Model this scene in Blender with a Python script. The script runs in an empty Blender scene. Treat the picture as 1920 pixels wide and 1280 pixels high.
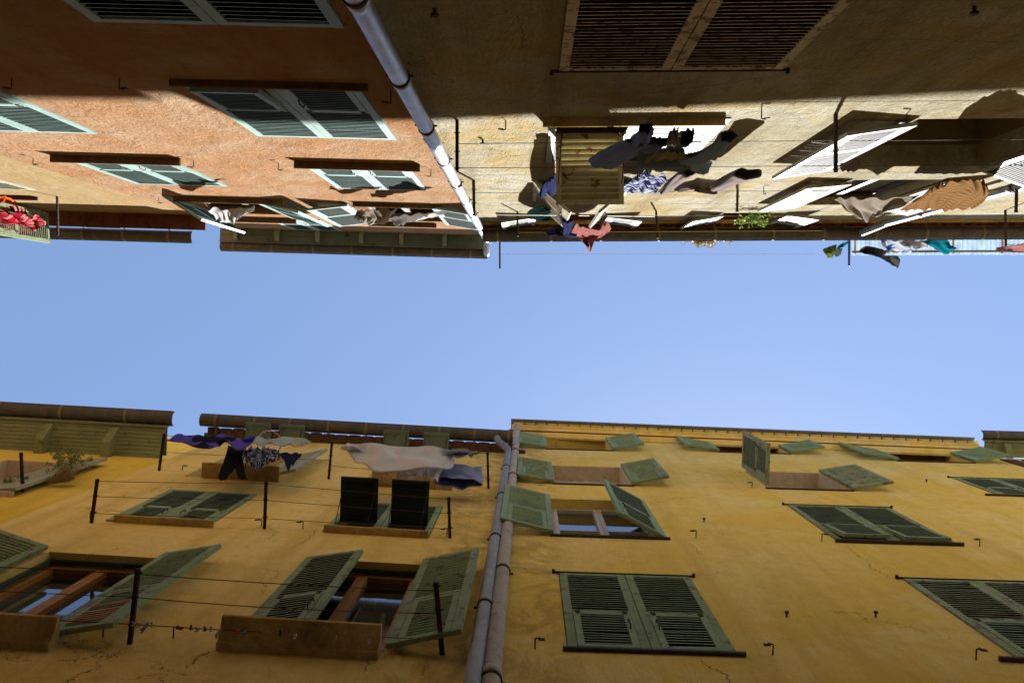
import bpy, bmesh, math, random
from mathutils import Vector, Matrix
random.seed(7)
sc = bpy.context.scene
# ------------------------------------------------------------------ camera
F = 1700.0; CX, CY = 960.0, 640.0; VPX, VPY = 992.0, 600.0; CAMZ = 1.6
zi = Vector((VPX-CX, VPY-CY, F)).normalized()
xi = Vector((1, 0, 0)); xi = (xi - zi*xi.dot(zi)).normalized()
yi = zi.cross(xi)
M = Matrix((xi, yi, zi))                      # image-space vector -> world
CAM = Vector((0, 0, CAMZ))
cam_d = bpy.data.cameras.new('camera'); cam = bpy.data.objects.new('camera', cam_d)
sc.collection.objects.link(cam); sc.camera = cam
cam_d.sensor_width = 36; cam_d.lens = F*36/1920; cam_d.clip_end = 500; cam_d.clip_start = .05
cam.matrix_world = Matrix.Translation(CAM) @ (M @ Matrix(((1,0,0),(0,-1,0),(0,0,-1)))).to_4x4()
# ------------------------------------------------------------------ light
SA, ST = .6, 2.62                             # sun: along, down per metre across the alley
sdir = Vector((-SA, -1, -ST)).normalized()
elev = math.asin(-sdir.z); azim = math.atan2(SA, 1)
w = bpy.data.worlds.new("World"); sc.world = w; w.use_nodes = True
nt = w.node_tree; bg = nt.nodes['Background']
sky = nt.nodes.new('ShaderNodeTexSky'); sky.sky_type = 'NISHITA'; sky.sun_disc = False
sky.sun_elevation = elev; sky.sun_rotation = azim
sky.air_density = 1.0; sky.dust_density = 0.15; sky.ozone_density = 0.6
nt.links.new(sky.outputs[0], bg.inputs[0]); bg.inputs[1].default_value = .05
sl = bpy.data.lights.new('sun', 'SUN'); sl.energy = 5.0; sl.angle = math.radians(.5); sl.color = (1, .975, .94)
so = bpy.data.objects.new('sun', sl); sc.collection.objects.link(so); so.location = (3, 5, 30)
so.rotation_euler = sdir.to_track_quat('-Z', 'Y').to_euler()
sc.view_settings.view_transform = 'Standard'; sc.view_settings.look = 'None'
sc.view_settings.exposure = 2.25; sc.view_settings.gamma = 1
sc.cycles.max_bounces = 10; sc.cycles.diffuse_bounces = 7
# ------------------------------------------------------------------ helpers
def proj(p):
    v = M.inverted() @ (Vector(p) - CAM)
    return CX + F*v.x/v.z, CY + F*v.y/v.z
def ray(px, py): return M @ Vector((px-CX, py-CY, F))

class Facade:
    def __init__(s, x0, y0, m, side):
        s.b = Vector((x0, y0, CAMZ)); s.m = m; s.side = side
        s.d = Vector((1, m, 0)).normalized()
        s.n = Vector((s.m, -1, 0)).normalized() if side > 0 else Vector((-s.m, 1, 0)).normalized()
        s.holes = []
    def P(s, u, h, o=0): return s.b + s.d*u + s.n*o + Vector((0, 0, h))
    def uh(s, px, py, o=0):
        r = ray(px, py); c = s.b + s.n*o
        t = (c - CAM).dot(s.n)/r.dot(s.n); p = CAM + r*t
        return (p - s.b).dot(s.d), p.z - CAMZ
    def h_at(s, u, py, o=0):
        lo, hi = 1.0, 40.0
        for _ in range(50):
            m_ = (lo+hi)/2; y = proj(s.P(u, m_, o))[1]
            if (y - VPY)*s.side > (py - VPY)*s.side: lo = m_
            else: hi = m_
        return (lo+hi)/2
    def o_at(s, u, h, py):
        lo, hi = -.2, 1.6
        for _ in range(40):
            m_ = (lo+hi)/2; y = proj(s.P(u, h, m_))[1]
            if (y - VPY)*s.side > (py - VPY)*s.side: lo = m_
            else: hi = m_
        return (lo+hi)/2

class MB:
    def __init__(s): s.v = []; s.f = []; s.mi = {}
    def box8(s, pts):
        n = len(s.v); s.v += [Vector(p) for p in pts]
        for q in ((0,1,2,3),(7,6,5,4),(0,4,5,1),(1,5,6,2),(2,6,7,3),(3,7,4,0)): s.f.append([n+i for i in q])
    def fbox(s, fc, u0, u1, o0, o1, h0, h1):
        s.box8([fc.P(u0,h0,o0),fc.P(u1,h0,o0),fc.P(u1,h0,o1),fc.P(u0,h0,o1),
                fc.P(u0,h1,o0),fc.P(u1,h1,o0),fc.P(u1,h1,o1),fc.P(u0,h1,o1)])
    def prism(s, fc, prof, u0, u1, top=None):       # prof [(o,h)], swept from u0 to u1
        n = len(s.v); k = len(prof)
        for u in (u0, u1):
            for o, h in prof: s.v.append(fc.P(u, h + (top(u) if top else 0), o))
        for i in range(k): j = (i+1) % k; s.f.append([n+i, n+j, n+k+j, n+k+i])
        s.f.append([n+i for i in range(k)][::-1]); s.f.append([n+k+i for i in range(k)])
    def tube(s, pts, r, seg=8, cap=True):
        pts = [Vector(p) for p in pts]; n = len(s.v); k = len(pts)
        rr = r if isinstance(r, (list, tuple)) else [r]*k
        ref = None
        for i, p in enumerate(pts):
            t = (pts[min(i+1,k-1)] - pts[max(i-1,0)]).normalized()
            if ref is None: ref = t.orthogonal().normalized()
            a = (ref - t*ref.dot(t)).normalized(); ref = a; b = t.cross(a)
            for q in range(seg):
                an = 2*math.pi*q/seg; s.v.append(p + (a*math.cos(an) + b*math.sin(an))*rr[i])
        for i in range(k-1):
            for q in range(seg):
                q2 = (q+1) % seg
                s.f.append([n+i*seg+q, n+i*seg+q2, n+(i+1)*seg+q2, n+(i+1)*seg+q])
        if cap:
            s.f.append([n+q for q in range(seg)][::-1]); s.f.append([n+(k-1)*seg+q for q in range(seg)])
    def build(s, name, mat, parent=None, smooth=False, origin=None):
        me = bpy.data.meshes.new(name)
        if origin is None: origin = parent.get('_o') if parent is not None else None
        org = Vector(origin) if origin is not None else Vector((0,0,0))
        me.from_pydata([v-org for v in s.v], [], s.f)
        bm = bmesh.new(); bm.from_mesh(me); bmesh.ops.recalc_face_normals(bm, faces=bm.faces); bm.to_mesh(me); bm.free()
        if smooth:
            for p in me.polygons: p.use_smooth = True
            try: me.set_sharp_from_angle(angle=math.radians(50))
            except Exception: pass
        me.materials.append(mat)
        if s.mi:
            me.materials.append(s.m2)
            for i_ in s.mi: me.polygons[i_].material_index = 1
        ob = bpy.data.objects.new(name, me); sc.collection.objects.link(ob)
        if parent is not None:
            ob.parent = parent
            ob.location = Vector((0,0,0)) if origin is None or parent.get('_o') is not None and tuple(origin) == tuple(parent['_o']) else org
        else: ob.location = org
        ob['_o'] = tuple(org)
        return ob
def tag(o, label=None, cat=None, group=None, kind=None):
    if label: o['label'] = label
    if cat: o['category'] = cat
    if group: o['group'] = group
    if kind: o['kind'] = kind
    return o
def empty(name, loc, label, cat, group=None):
    o = bpy.data.objects.new(name, None); sc.collection.objects.link(o)
    o.location = loc; o['_o'] = tuple(loc); o.empty_display_size = .2
    return tag(o, label, cat, group)

# ------------------------------------------------------------------ materials
def newmat(name):
    m = bpy.data.materials.new(name); m.use_nodes = True
    return m, m.node_tree.nodes, m.node_tree.links, m.node_tree.nodes['Principled BSDF']
def lin(c):
    return tuple(((x/255)/12.92 if x/255 <= .04045 else ((x/255+.055)/1.055)**2.4) for x in c) + (1,)
def noise(n, l, vec, scale, detail=4, rough=.55, dist=0):
    t = n.new('ShaderNodeTexNoise'); t.inputs['Scale'].default_value = scale; t.inputs['Detail'].default_value = detail
    t.inputs['Roughness'].default_value = rough; t.inputs['Distortion'].default_value = dist
    l.new(vec, t.inputs['Vector']); return t.outputs['Fac']
def ramp(n, l, fac, p0, p1):
    r = n.new('ShaderNodeMapRange'); r.inputs['From Min'].default_value = p0; r.inputs['From Max'].default_value = p1
    l.new(fac, r.inputs['Value']); return r.outputs[0]
def mix(n, l, fac, a, b, mode='MIX'):
    m = n.new('ShaderNodeMix'); m.data_type = 'RGBA'; m.blend_type = mode
    if isinstance(fac, (float, int)): m.inputs[0].default_value = fac
    else: l.new(fac, m.inputs[0])
    for i, x in ((6, a), (7, b)):
        if isinstance(x, tuple): m.inputs[i].default_value = x if len(x) == 4 else x+(1,)
        else: l.new(x, m.inputs[i])
    return m.outputs[2]
def mul(n, l, a, k):
    m = n.new('ShaderNodeMath'); m.operation = 'MULTIPLY'; l.new(a, m.inputs[0])
    if isinstance(k, (float, int)): m.inputs[1].default_value = k
    else: l.new(k, m.inputs[1])
    return m.outputs[0]
def coords(n, l, scale=(1,1,1)):
    g = n.new('ShaderNodeNewGeometry'); mp = n.new('ShaderNodeMapping'); mp.inputs['Scale'].default_value = scale
    l.new(g.outputs['Position'], mp.inputs['Vector']); return mp.outputs[0]
def stucco(name, base, worn, pale, dark, wornamt=.5, bump=.5, cracks=.6, seed=0, grain=1., band=None, rough_=1.):
    m, n, l, b = newmat(name)
    c = coords(n, l); cs = coords(n, l, (1, 1, .45)); cv = coords(n, l, (2.4, 2.4, .17)); cc = coords(n, l, (1, 1, 1))
    for nd in n:
        if nd.type == 'MAPPING': nd.inputs['Location'].default_value = (seed*3.1, seed*1.7, seed)
    col = mix(n, l, ramp(n, l, noise(n, l, c, .9, 6, .62, .6), .42, .60), base, pale)
    col = mix(n, l, mul(n, l, ramp(n, l, noise(n, l, c, .55, 8, .68, 1.4), .56-wornamt*.1, .62), min(1., wornamt*1.2)), col, worn)
    col = mix(n, l, mul(n, l, ramp(n, l, noise(n, l, cv, 1.3, 6, .6, .3), .48, .72), .6), col, dark)     # rain streaks
    col = mix(n, l, mul(n, l, ramp(n, l, noise(n, l, c, 7, 6, .7), .48, .7), .45), col, dark)             # grime
    col = mix(n, l, mul(n, l, ramp(n, l, noise(n, l, c, 45, 3, .6), .35, .7), .22*grain), col, dark)      # sand grain
    # thin wandering cracks
    vo = n.new('ShaderNodeTexVoronoi'); vo.feature = 'DISTANCE_TO_EDGE'; vo.inputs['Scale'].default_value = .42
    nz = n.new('ShaderNodeTexNoise'); nz.inputs['Scale'].default_value = 2.2; nz.inputs['Detail'].default_value = 8; nz.inputs['Roughness'].default_value = .65
    l.new(cc, nz.inputs['Vector'])
    av = n.new('ShaderNodeVectorMath'); av.operation = 'MULTIPLY_ADD'; l.new(nz.outputs['Color'], av.inputs[0]); av.inputs[1].default_value = (.9,.9,.9); l.new(cc, av.inputs[2])
    l.new(av.outputs[0], vo.inputs['Vector'])
    cr = ramp(n, l, vo.outputs['Distance'], .0022, .0008)
    gate = ramp(n, l, noise(n, l, c, .8, 2), .52, .58)
    crk = mul(n, l, mul(n, l, cr, gate), cracks)
    col = mix(n, l, crk, col, (.03,.02,.01,1))
    if band:
        sx = n.new('ShaderNodeSeparateXYZ'); g2 = n.new('ShaderNodeNewGeometry'); l.new(g2.outputs['Position'], sx.inputs[0])
        f1 = mul(n, l, ramp(n, l, sx.outputs[0], band[0], band[0]+.25), ramp(n, l, sx.outputs[0], band[1], band[1]-.25))
        sn = mul(n, l, f1, ramp(n, l, noise(n, l, c, 1.9, 9, .7, 1.8), .44, .58))
        col = mix(n, l, mul(n, l, sn, .5), col, band[2])
        col = mix(n, l, mul(n, l, mul(n, l, f1, ramp(n, l, noise(n, l, cv, 3.1, 6, .6, 2.5), .63, .68)), .5), col, band[3])
    l.new(col, b.inputs['Base Color']); b.inputs['Roughness'].default_value = .95; b.inputs['Specular IOR Level'].default_value = 0.
    bp = n.new('ShaderNodeBump'); bp.inputs['Strength'].default_value = bump; bp.inputs['Distance'].default_value = .012*rough_
    bp2 = n.new('ShaderNodeBump'); bp2.inputs['Strength'].default_value = bump*.8; bp2.inputs['Distance'].default_value = .06
    l.new(noise(n, l, cs, 38, 6, .65), bp.inputs['Height']); l.new(noise(n, l, cs, 4.5, 5, .6, .5), bp2.inputs['Height'])
    l.new(bp2.outputs[0], bp.inputs['Normal']); l.new(bp.outputs[0], b.inputs['Normal'])
    return m
def paint(name, base, wood, amt=.45, rough=.6, scale=9, seed=0, stretch=(1,1,1), var=.25):
    m, n, l, b = newmat(name); c = coords(n, l, stretch)
    for nd in n:
        if nd.type == 'MAPPING': nd.inputs['Location'].default_value = (seed*2.3, seed*.7, seed*1.1)
    dk = tuple(x*.55 for x in base[:3]) + (1,)
    col = mix(n, l, mul(n, l, ramp(n, l, noise(n, l, c, 3, 5), .4, .7), var*2), base, dk)
    f = ramp(n, l, noise(n, l, c, scale, 8, .72, .3), .68-amt*.3, .70-amt*.3)
    col = mix(n, l, f, col, wood)
    col = mix(n, l, mul(n, l, ramp(n, l, noise(n, l, c, 40, 4, .7), .55, .75), .5), col, tuple(x*.4 for x in wood[:3])+(1,))
    l.new(col, b.inputs['Base Color']); b.inputs['Roughness'].default_value = rough; b.inputs['Specular IOR Level'].default_value = .12
    bp = n.new('ShaderNodeBump'); bp.inputs['Strength'].default_value = .5; bp.inputs['Distance'].default_value = .004
    l.new(noise(n, l, c, scale*2, 6, .7), bp.inputs['Height']); l.new(bp.outputs[0], b.inputs['Normal'])
    return m
def cloth_mat(name, base, second=None, kind='plain', scale=1., rough=.9, trans=.25):
    m, n, l, b = newmat(name); c = coords(n, l)
    dk = tuple(x*.8 for x in base[:3]) + (1,)
    col = mix(n, l, ramp(n, l, noise(n, l, c, 5, 4), .35, .7), base, dk)
    if kind == 'stripe':
        wv = n.new('ShaderNodeTexWave'); wv.inputs['Scale'].default_value = 9*scale; wv.inputs['Distortion'].default_value = .5
        l.new(c, wv.inputs['Vector']); col = mix(n, l, ramp(n, l, wv.outputs['Fac'], .5, .6), col, second)
    if kind == 'blotch':
        col = mix(n, l, ramp(n, l, noise(n, l, c, 9*scale, 2, .4, .4), .53, .56), col, second)
    l.new(col, b.inputs['Base Color']); b.inputs['Roughness'].default_value = rough
    b.inputs['Specular IOR Level'].default_value = 0.
    bp = n.new('ShaderNodeBump'); bp.inputs['Strength'].default_value = .35; bp.inputs['Distance'].default_value = .01
    l.new(noise(n, l, c, 22, 4, .6, .8), bp.inputs['Height']); l.new(bp.outputs[0], b.inputs['Normal'])
    if trans:
        tr = n.new('ShaderNodeBsdfTranslucent'); l.new(col, tr.inputs['Color'])
        ms = n.new('ShaderNodeMixShader'); ms.inputs[0].default_value = trans
        l.new(b.outputs[0], ms.inputs[1]); l.new(tr.outputs[0], ms.inputs[2])
        l.new(ms.outputs[0], n['Material Output'].inputs['Surface'])
    return m
def metal(name, base, rough=.4, met=1., var=.3, scale=6):
    m, n, l, b = newmat(name); c = coords(n, l, (1,1,.5))
    dk = tuple(x*(1-var) for x in base[:3]) + (1,)
    col = mix(n, l, ramp(n, l, noise(n, l, c, scale, 8, .7, .8), .35, .7), base, dk)
    l.new(col, b.inputs['Base Color']); b.inputs['Metallic'].default_value = met
    r = n.new('ShaderNodeMapRange'); r.inputs['To Min'].default_value = rough*.7; r.inputs['To Max'].default_value = min(1, rough*1.5)
    l.new(noise(n, l, c, scale*2, 6, .7), r.inputs['Value']); l.new(r.outputs[0], b.inputs['Roughness'])
    bp = n.new('ShaderNodeBump'); bp.inputs['Strength'].default_value = .25; bp.inputs['Distance'].default_value = .004
    l.new(noise(n, l, c, scale*4, 5), bp.inputs['Height']); l.new(bp.outputs[0], b.inputs['Normal'])
    return m
def plain(name, col, rough=.7, spec=.3):
    m, n, l, b = newmat(name); c = coords(n, l)
    l.new(mix(n, l, ramp(n, l, noise(n, l, c, 12, 5), .3, .75), col, tuple(x*.7 for x in col[:3])+(1,)), b.inputs['Base Color'])
    b.inputs['Roughness'].default_value = rough; b.inputs['Specular IOR Level'].default_value = spec
    return m
X = {}
X['pink'] = stucco('pink stucco', (.29,.165,.09,1), (.29,.20,.13,1), (.31,.23,.155,1), (.22,.11,.05,1), .7, .9, .2, 1, grain=1.8, rough_=1.5)
X['greystucco'] = stucco('grey ochre stucco', (.33,.31,.23,1), (.37,.285,.14,1), (.40,.385,.31,1), (.16,.13,.075,1), .9, 1., 1, 2, grain=2.2, rough_=2.2)
X['ochreleft'] = stucco('yellow stucco', (.27,.20,.10,1), (.29,.19,.09,1), (.29,.22,.13,1), (.20,.14,.07,1), .4, .5, .3, 3)
X['gold'] = stucco('golden stucco', (.82,.57,.09,1), (.76,.51,.08,1), (.83,.60,.16,1), (.64,.42,.045,1), .4, .35, .5, 4)
X['ochre'] = stucco('ochre stucco', (.88,.64,.22,1), (.80,.56,.15,1), (.88,.68,.30,1), (.60,.41,.12,1), .5, .4, 1, 5, band=(-1.1, -.05, (.33,.22,.08,1), (.30,.20,.09,1)))
X['ochre2'] = stucco('amber stucco', (.87,.62,.17,1), (.82,.55,.11,1), (.88,.69,.30,1), (.62,.42,.11,1), .45, .4, .9, 6, band=(-.45, .42, (.36,.22,.07,1), (.75,.68,.50,1)))
X['mint'] = paint('mint paint', (.25,.37,.34,1), (.16,.15,.12,1), .18, .5, 14)
X['mintslat'] = paint('mint slat paint', (.10,.20,.19,1), (.03,.06,.05,1), .3, .5, 14)
X['sage'] = paint('sage green paint', (.24,.32,.15,1), (.15,.12,.085,1), .42, .6, 10, 1)
X['sage2'] = paint('clean sage paint', (.25,.34,.17,1), (.13,.13,.07,1), .26, .55, 10, 2)
X['weather'] = paint('weathered paint', (.46,.40,.28,1), (.17,.125,.075,1), .5, .8, 11, 3)
X['white'] = paint('flaking white paint', (.32,.32,.29,1), (.2,.17,.12,1), .2, .6, 9, 4)
X['beige'] = paint('beige paint', (.40,.35,.20,1), (.14,.08,.03,1), .35, .7, 7, 5)
X['sage3'] = paint('faded sage paint', (.30,.36,.23,1), (.17,.14,.10,1), .45, .7, 8, 20)
X['palegreen'] = paint('pale grey green paint', (.36,.37,.27,1), (.2,.18,.12,1), .1, .6, 8, 6)
X['ledge'] = stucco('ledge plaster', (.58,.39,.13,1), (.36,.23,.08,1), (.60,.43,.19,1), (.13,.085,.035,1), .8, .6, .8, 7)
X['slate'] = plain('dark sill slate', (.055,.038,.026,1), .7)
X['reveal'] = plain('reveal plaster', (.66,.52,.38,1), .9)
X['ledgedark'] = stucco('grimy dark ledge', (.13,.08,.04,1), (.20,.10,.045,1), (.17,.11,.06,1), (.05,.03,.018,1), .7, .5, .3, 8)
X['dark'] = plain('dark interior', (.012,.010,.008,1), .9, .1)
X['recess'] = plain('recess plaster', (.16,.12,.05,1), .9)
X['whitewin'] = plain('white joinery', (.66,.60,.52,1), .45)
X['wood'] = paint('varnished wood', (.42,.20,.05,1), (.22,.09,.02,1), .3, .5, 5, 8, (1,1,6))
X['greenwin'] = plain('dark green joinery', (.035,.075,.045,1), .5)
X['corbel'] = paint('pale corbel paint', (.27,.31,.25,1), (.12,.12,.09,1), .3, .75, 6, 19)
X['soffit'] = paint('grey green soffit boards', (.15,.20,.165,1), (.06,.06,.04,1), .25, .75, 6, 9)
X['soffit2'] = paint('green soffit boards', (.24,.25,.12,1), (.07,.065,.035,1), .2, .75, 6, 10)
X['tilegrey'] = paint('sooty tile', (.11,.08,.05,1), (.05,.035,.022,1), .4, .9, 6, 17)
X['terra'] = paint('terracotta', (.15,.055,.03,1), (.09,.035,.02,1), .45, .9, 5, 11)
X['roof'] = paint('roof tiles', (.30,.12,.06,1), (.13,.07,.05,1), .35, .9, 5, 12)
X['gutter'] = metal('aged zinc gutter', (.125,.105,.082,1), .6, .35, .5, 5)
X['zinc'] = metal('galvanised pipe', (.44,.45,.46,1), .36, .9, .45, 9)
X['zinc2'] = metal('painted grey pipe', (.30,.30,.30,1), .5, .5, .45, 7)
X['peel'] = paint('peeling beige pipe paint', (.45,.38,.30,1), (.22,.19,.17,1), .35, .5, 12, 13)
X['blackgreen'] = paint('shaded dirty dark green paint', (.020,.026,.014,1), (.02,.018,.012,1), .3, .8, 10, 15)  # near-black green: shade and dirt of the propped flaps put into the colour
X['shade_teal'] = plain('shaded teal slat', (.018,.075,.065,1)); X['shade_green'] = plain('shaded green slat', (.035,.042,.022,1)); X['shade_brown'] = plain('shaded brown slat', (.035,.025,.013,1))  # slat faces coloured near-black to paint in the shade between slats
X['strap'] = plain('pale gutter strap', (.22,.175,.125,1))
X['iron'] = paint('rusty iron', (.035,.022,.017,1), (.08,.03,.014,1), .5, .8, 20, 14)
X['wire'] = plain('line wire', (.10,.07,.05,1), .6)
def glass_mat():
    m, n, l, b = newmat('window glass')
    b.inputs['Base Color'].default_value = (.015,.014,.012,1); b.inputs['Roughness'].default_value = .03; b.inputs['IOR'].default_value = 3.0
    b.inputs['Specular IOR Level'].default_value = .5
    return m
X['glass'] = glass_mat()

# ------------------------------------------------------------------ facades and buildings
UB_T, UB_B = -.85, -.30
fTL = Facade(UB_T, -1.73, .03, -1); fTR = Facade(UB_T, -1.73, -.003, -1)
fL0 = Facade(UB_T, -1.73, .03, -1)
fB1 = Facade(UB_B, 2.24, .053, 1); fB0 = Facade(UB_B, 2.24, .053, 1)
fB2 = Facade(UB_B, 2.24, .026, 1); fB3 = Facade(UB_B, 2.24, .026, 1)
GROUND = -CAMZ
def building(name, fc, u0, u1, top, label, wallmat, depth=7., shadow_block=None):
    b = empty(name, fc.P((u0+u1)/2, GROUND, 0), label, 'building'); b['_f'] = 1
    fc.bld = b; fc.range = (u0, u1, top, wallmat, depth, shadow_block); return b
X['crack'] = plain('crack brown', (.06,.035,.015,1), .9)
CRACKS = {'ochre_building': [[(238,1212),(215,1228),(188,1240),(180,1255),(155,1262),(128,1276),(120,1290)], [(594,994),(575,1012),(558,1020),(540,1028)], [(785,1058),(800,1045),(860,1035),(878,1022),(866,1012)], [(395,1222),(370,1232),(358,1240),(352,1252)], [(700,1228),(690,1245),(680,1262)]],
 'amber_building': [[(1308,1234),(1325,1245),(1345,1258),(1365,1265),(1368,1282)], [(1582,1022),(1595,1030),(1606,1040),(1612,1046)], [(1628,1050),(1632,1064),(1645,1070),(1670,1083)], [(962,1062),(990,1066),(1045,1074)], [(1295,1020),(1308,1033),(1318,1042)], [(1300,1078),(1340,1074),(1355,1072)]],
 'grey_stucco_building': [[(1032,142),(1020,158),(1010,172),(1002,185)], [(1470,150),(1600,74),(1700,76),(1900,79)], [(1440,145),(1260,170),(1120,180),(1040,196),(1015,212),(1020,225)], [(965,25),(985,60),(975,95)]]}
CRACKS['grey_stucco_building'][1] = [(1580,72),(1680,74),(1800,76),(1925,79)]
def finish_wall(fc):
    u0, u1, top, mat, depth, shadow_block = fc.range; b = fc.bld
    us = sorted({u0, u1} | {x for hl in fc.holes for x in hl[:2] if u0 < x < u1} | {u0+(u1-u0)*i/8 for i in range(1, 8)})
    TOP = 99.
    hs = sorted({GROUND, 5., 10.} | {x for hl in fc.holes for x in hl[2:4]}) + [TOP]
    mb = MB(); idx = {}
    def vid(u, h, o=0):
        k = (round(u,4), round(h,4), o)
        if k not in idx: idx[k] = len(mb.v); mb.v.append(fc.P(u, top(u) if h == TOP else h, o))
        return idx[k]
    for i in range(len(us)-1):
        for j in range(len(hs)-1):
            uc, hc = (us[i]+us[i+1])/2, (hs[j]+min(hs[j+1], 60))/2
            if any(a < uc < b_ and c < hc < d for a, b_, c, d in fc.holes) and hs[j+1] != TOP: continue
            mb.f.append([vid(us[i],hs[j]), vid(us[i+1],hs[j]), vid(us[i+1],hs[j+1]), vid(us[i],hs[j+1])])
    R = -.24
    for a, b_, c, d in fc.holes:        # reveals belong to the wall
        n = len(mb.v)
        for u, h in ((a,c),(b_,c),(b_,d),(a,d)): mb.v.append(fc.P(u,h,0)); mb.v.append(fc.P(u,h,R))
        for i in range(4): j = (i+1) % 4; mb.f.append([n+2*i, n+2*j, n+2*j+1, n+2*i+1])
    # hairline cracks in the plaster
    for ln in CRACKS.get(fc.bld.name, ()):
        rc = random.Random(int(ln[0][0])); pts = []
        for (xa, ya), (xb, yb) in zip(ln[:-1], ln[1:]):
            for q in range(7):
                t = q/7; u_, h_ = fc.uh(xa+(xb-xa)*t, ya+(yb-ya)*t); pts.append((u_+rc.uniform(-.02,.02), h_+rc.uniform(-.025,.025)))
        mb.m2 = X['crack']
        for q in range(len(pts)-1):
            (ua, ha), (ub, hb) = pts[q], pts[q+1]; wd = .0022*rc.uniform(.5, 1.4); L_ = math.hypot(ub-ua, hb-ha)+1e-6; nx, nh = -(hb-ha)/L_*wd, (ub-ua)/L_*wd
            n = len(mb.v); mb.v += [fc.P(ua+nx,ha+nh,.002), fc.P(ub+nx,hb+nh,.002), fc.P(ub-nx,hb-nh,.002), fc.P(ua-nx,ha-nh,.002)]; mb.mi[len(mb.f)] = 1; mb.f.append([n,n+1,n+2,n+3])
    # sides and back
    n = len(mb.v)
    mb.v += [fc.P(u0,GROUND,0),fc.P(u0,top(u0),0),fc.P(u0,top(u0)+1,-depth),fc.P(u0,GROUND,-depth),
             fc.P(u1,GROUND,0),fc.P(u1,top(u1),0),fc.P(u1,top(u1)+1,-depth),fc.P(u1,GROUND,-depth)]
    mb.f += [[n,n+1,n+2,n+3],[n+4,n+5,n+6,n+7],[n+2,n+3,n+7,n+6]]
    if shadow_block:
        a0, a1, so, sh = shadow_block; mb.fbox(fc, a0, a1, -so-3.5, -so, top(u0)-.3, sh)  # unseen block behind the eave, added to cast the shadow edge opposite
    mb.build('wall', mat, b)
    rf = MB(); ov = -.03 if fc in (fB0, fB3) else .12
    rf.box8([fc.P(u0-.1,top(u0)+.02,ov),fc.P(u1+.1,top(u1)+.02,ov),fc.P(u1+.1,top(u1)+1.2,-depth),fc.P(u0-.1,top(u0)+1.2,-depth),
             fc.P(u0-.1,top(u0)+.10,ov),fc.P(u1+.1,top(u1)+.10,ov),fc.P(u1+.1,top(u1)+1.28,-depth),fc.P(u0-.1,top(u0)+1.28,-depth)])
    rf.build('roof', X['roof'], b)

# ---- shutters
def leafmap(fc, uh_, s, th, o0, h0):
    c, sn = math.cos(th), math.sin(th)
    def f(a, b, z): return fc.P(uh_ + s*(a*c - b*sn), h0+z, o0 + a*sn + b*c)
    return f
def lbox(mb, f, a0, a1, b0, b1, z0, z1):
    mb.box8([f(a0,b0,z0),f(a1,b0,z0),f(a1,b1,z0),f(a0,b1,z0),f(a0,b0,z1),f(a1,b0,z1),f(a1,b1,z1),f(a0,b1,z1)])
def slats(mb, f, a0, a1, b0, b1, z0, z1, pitch, tilt=.03, t=.015, rnd=None, miss=0, shade=None):
    k = max(2, int(round((z1-z0)/pitch))); p = (z1-z0)/k
    for i in range(k):
        if rnd and rnd.random() < miss: continue
        zc = z0 + p*(i+.5); j = (rnd.uniform(-1, 1)*.005 if rnd else 0); j2 = (rnd.uniform(-1, 1)*.005 if rnd else 0)
        if rnd and rnd.random() < .06: j2 -= rnd.uniform(.01, .03)
        zi_, zo = zc + tilt/2, zc - tilt/2
        if shade:
            mb.m2 = shade; n0 = len(mb.f)
            for q_ in (0, 1, 2, 3, 5): mb.mi[n0+q_] = 1  # every face but the outer edge takes the painted shade colour
        mb.box8([f(a0,b0,zi_+j),f(a1,b0,zi_+j2),f(a1,b1,zo+j2),f(a0,b1,zo+j),f(a0,b0,zi_+t+j),f(a1,b0,zi_+t+j2),f(a1,b1,zo+t+j2),f(a0,b1,zo+t+j)])
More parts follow.
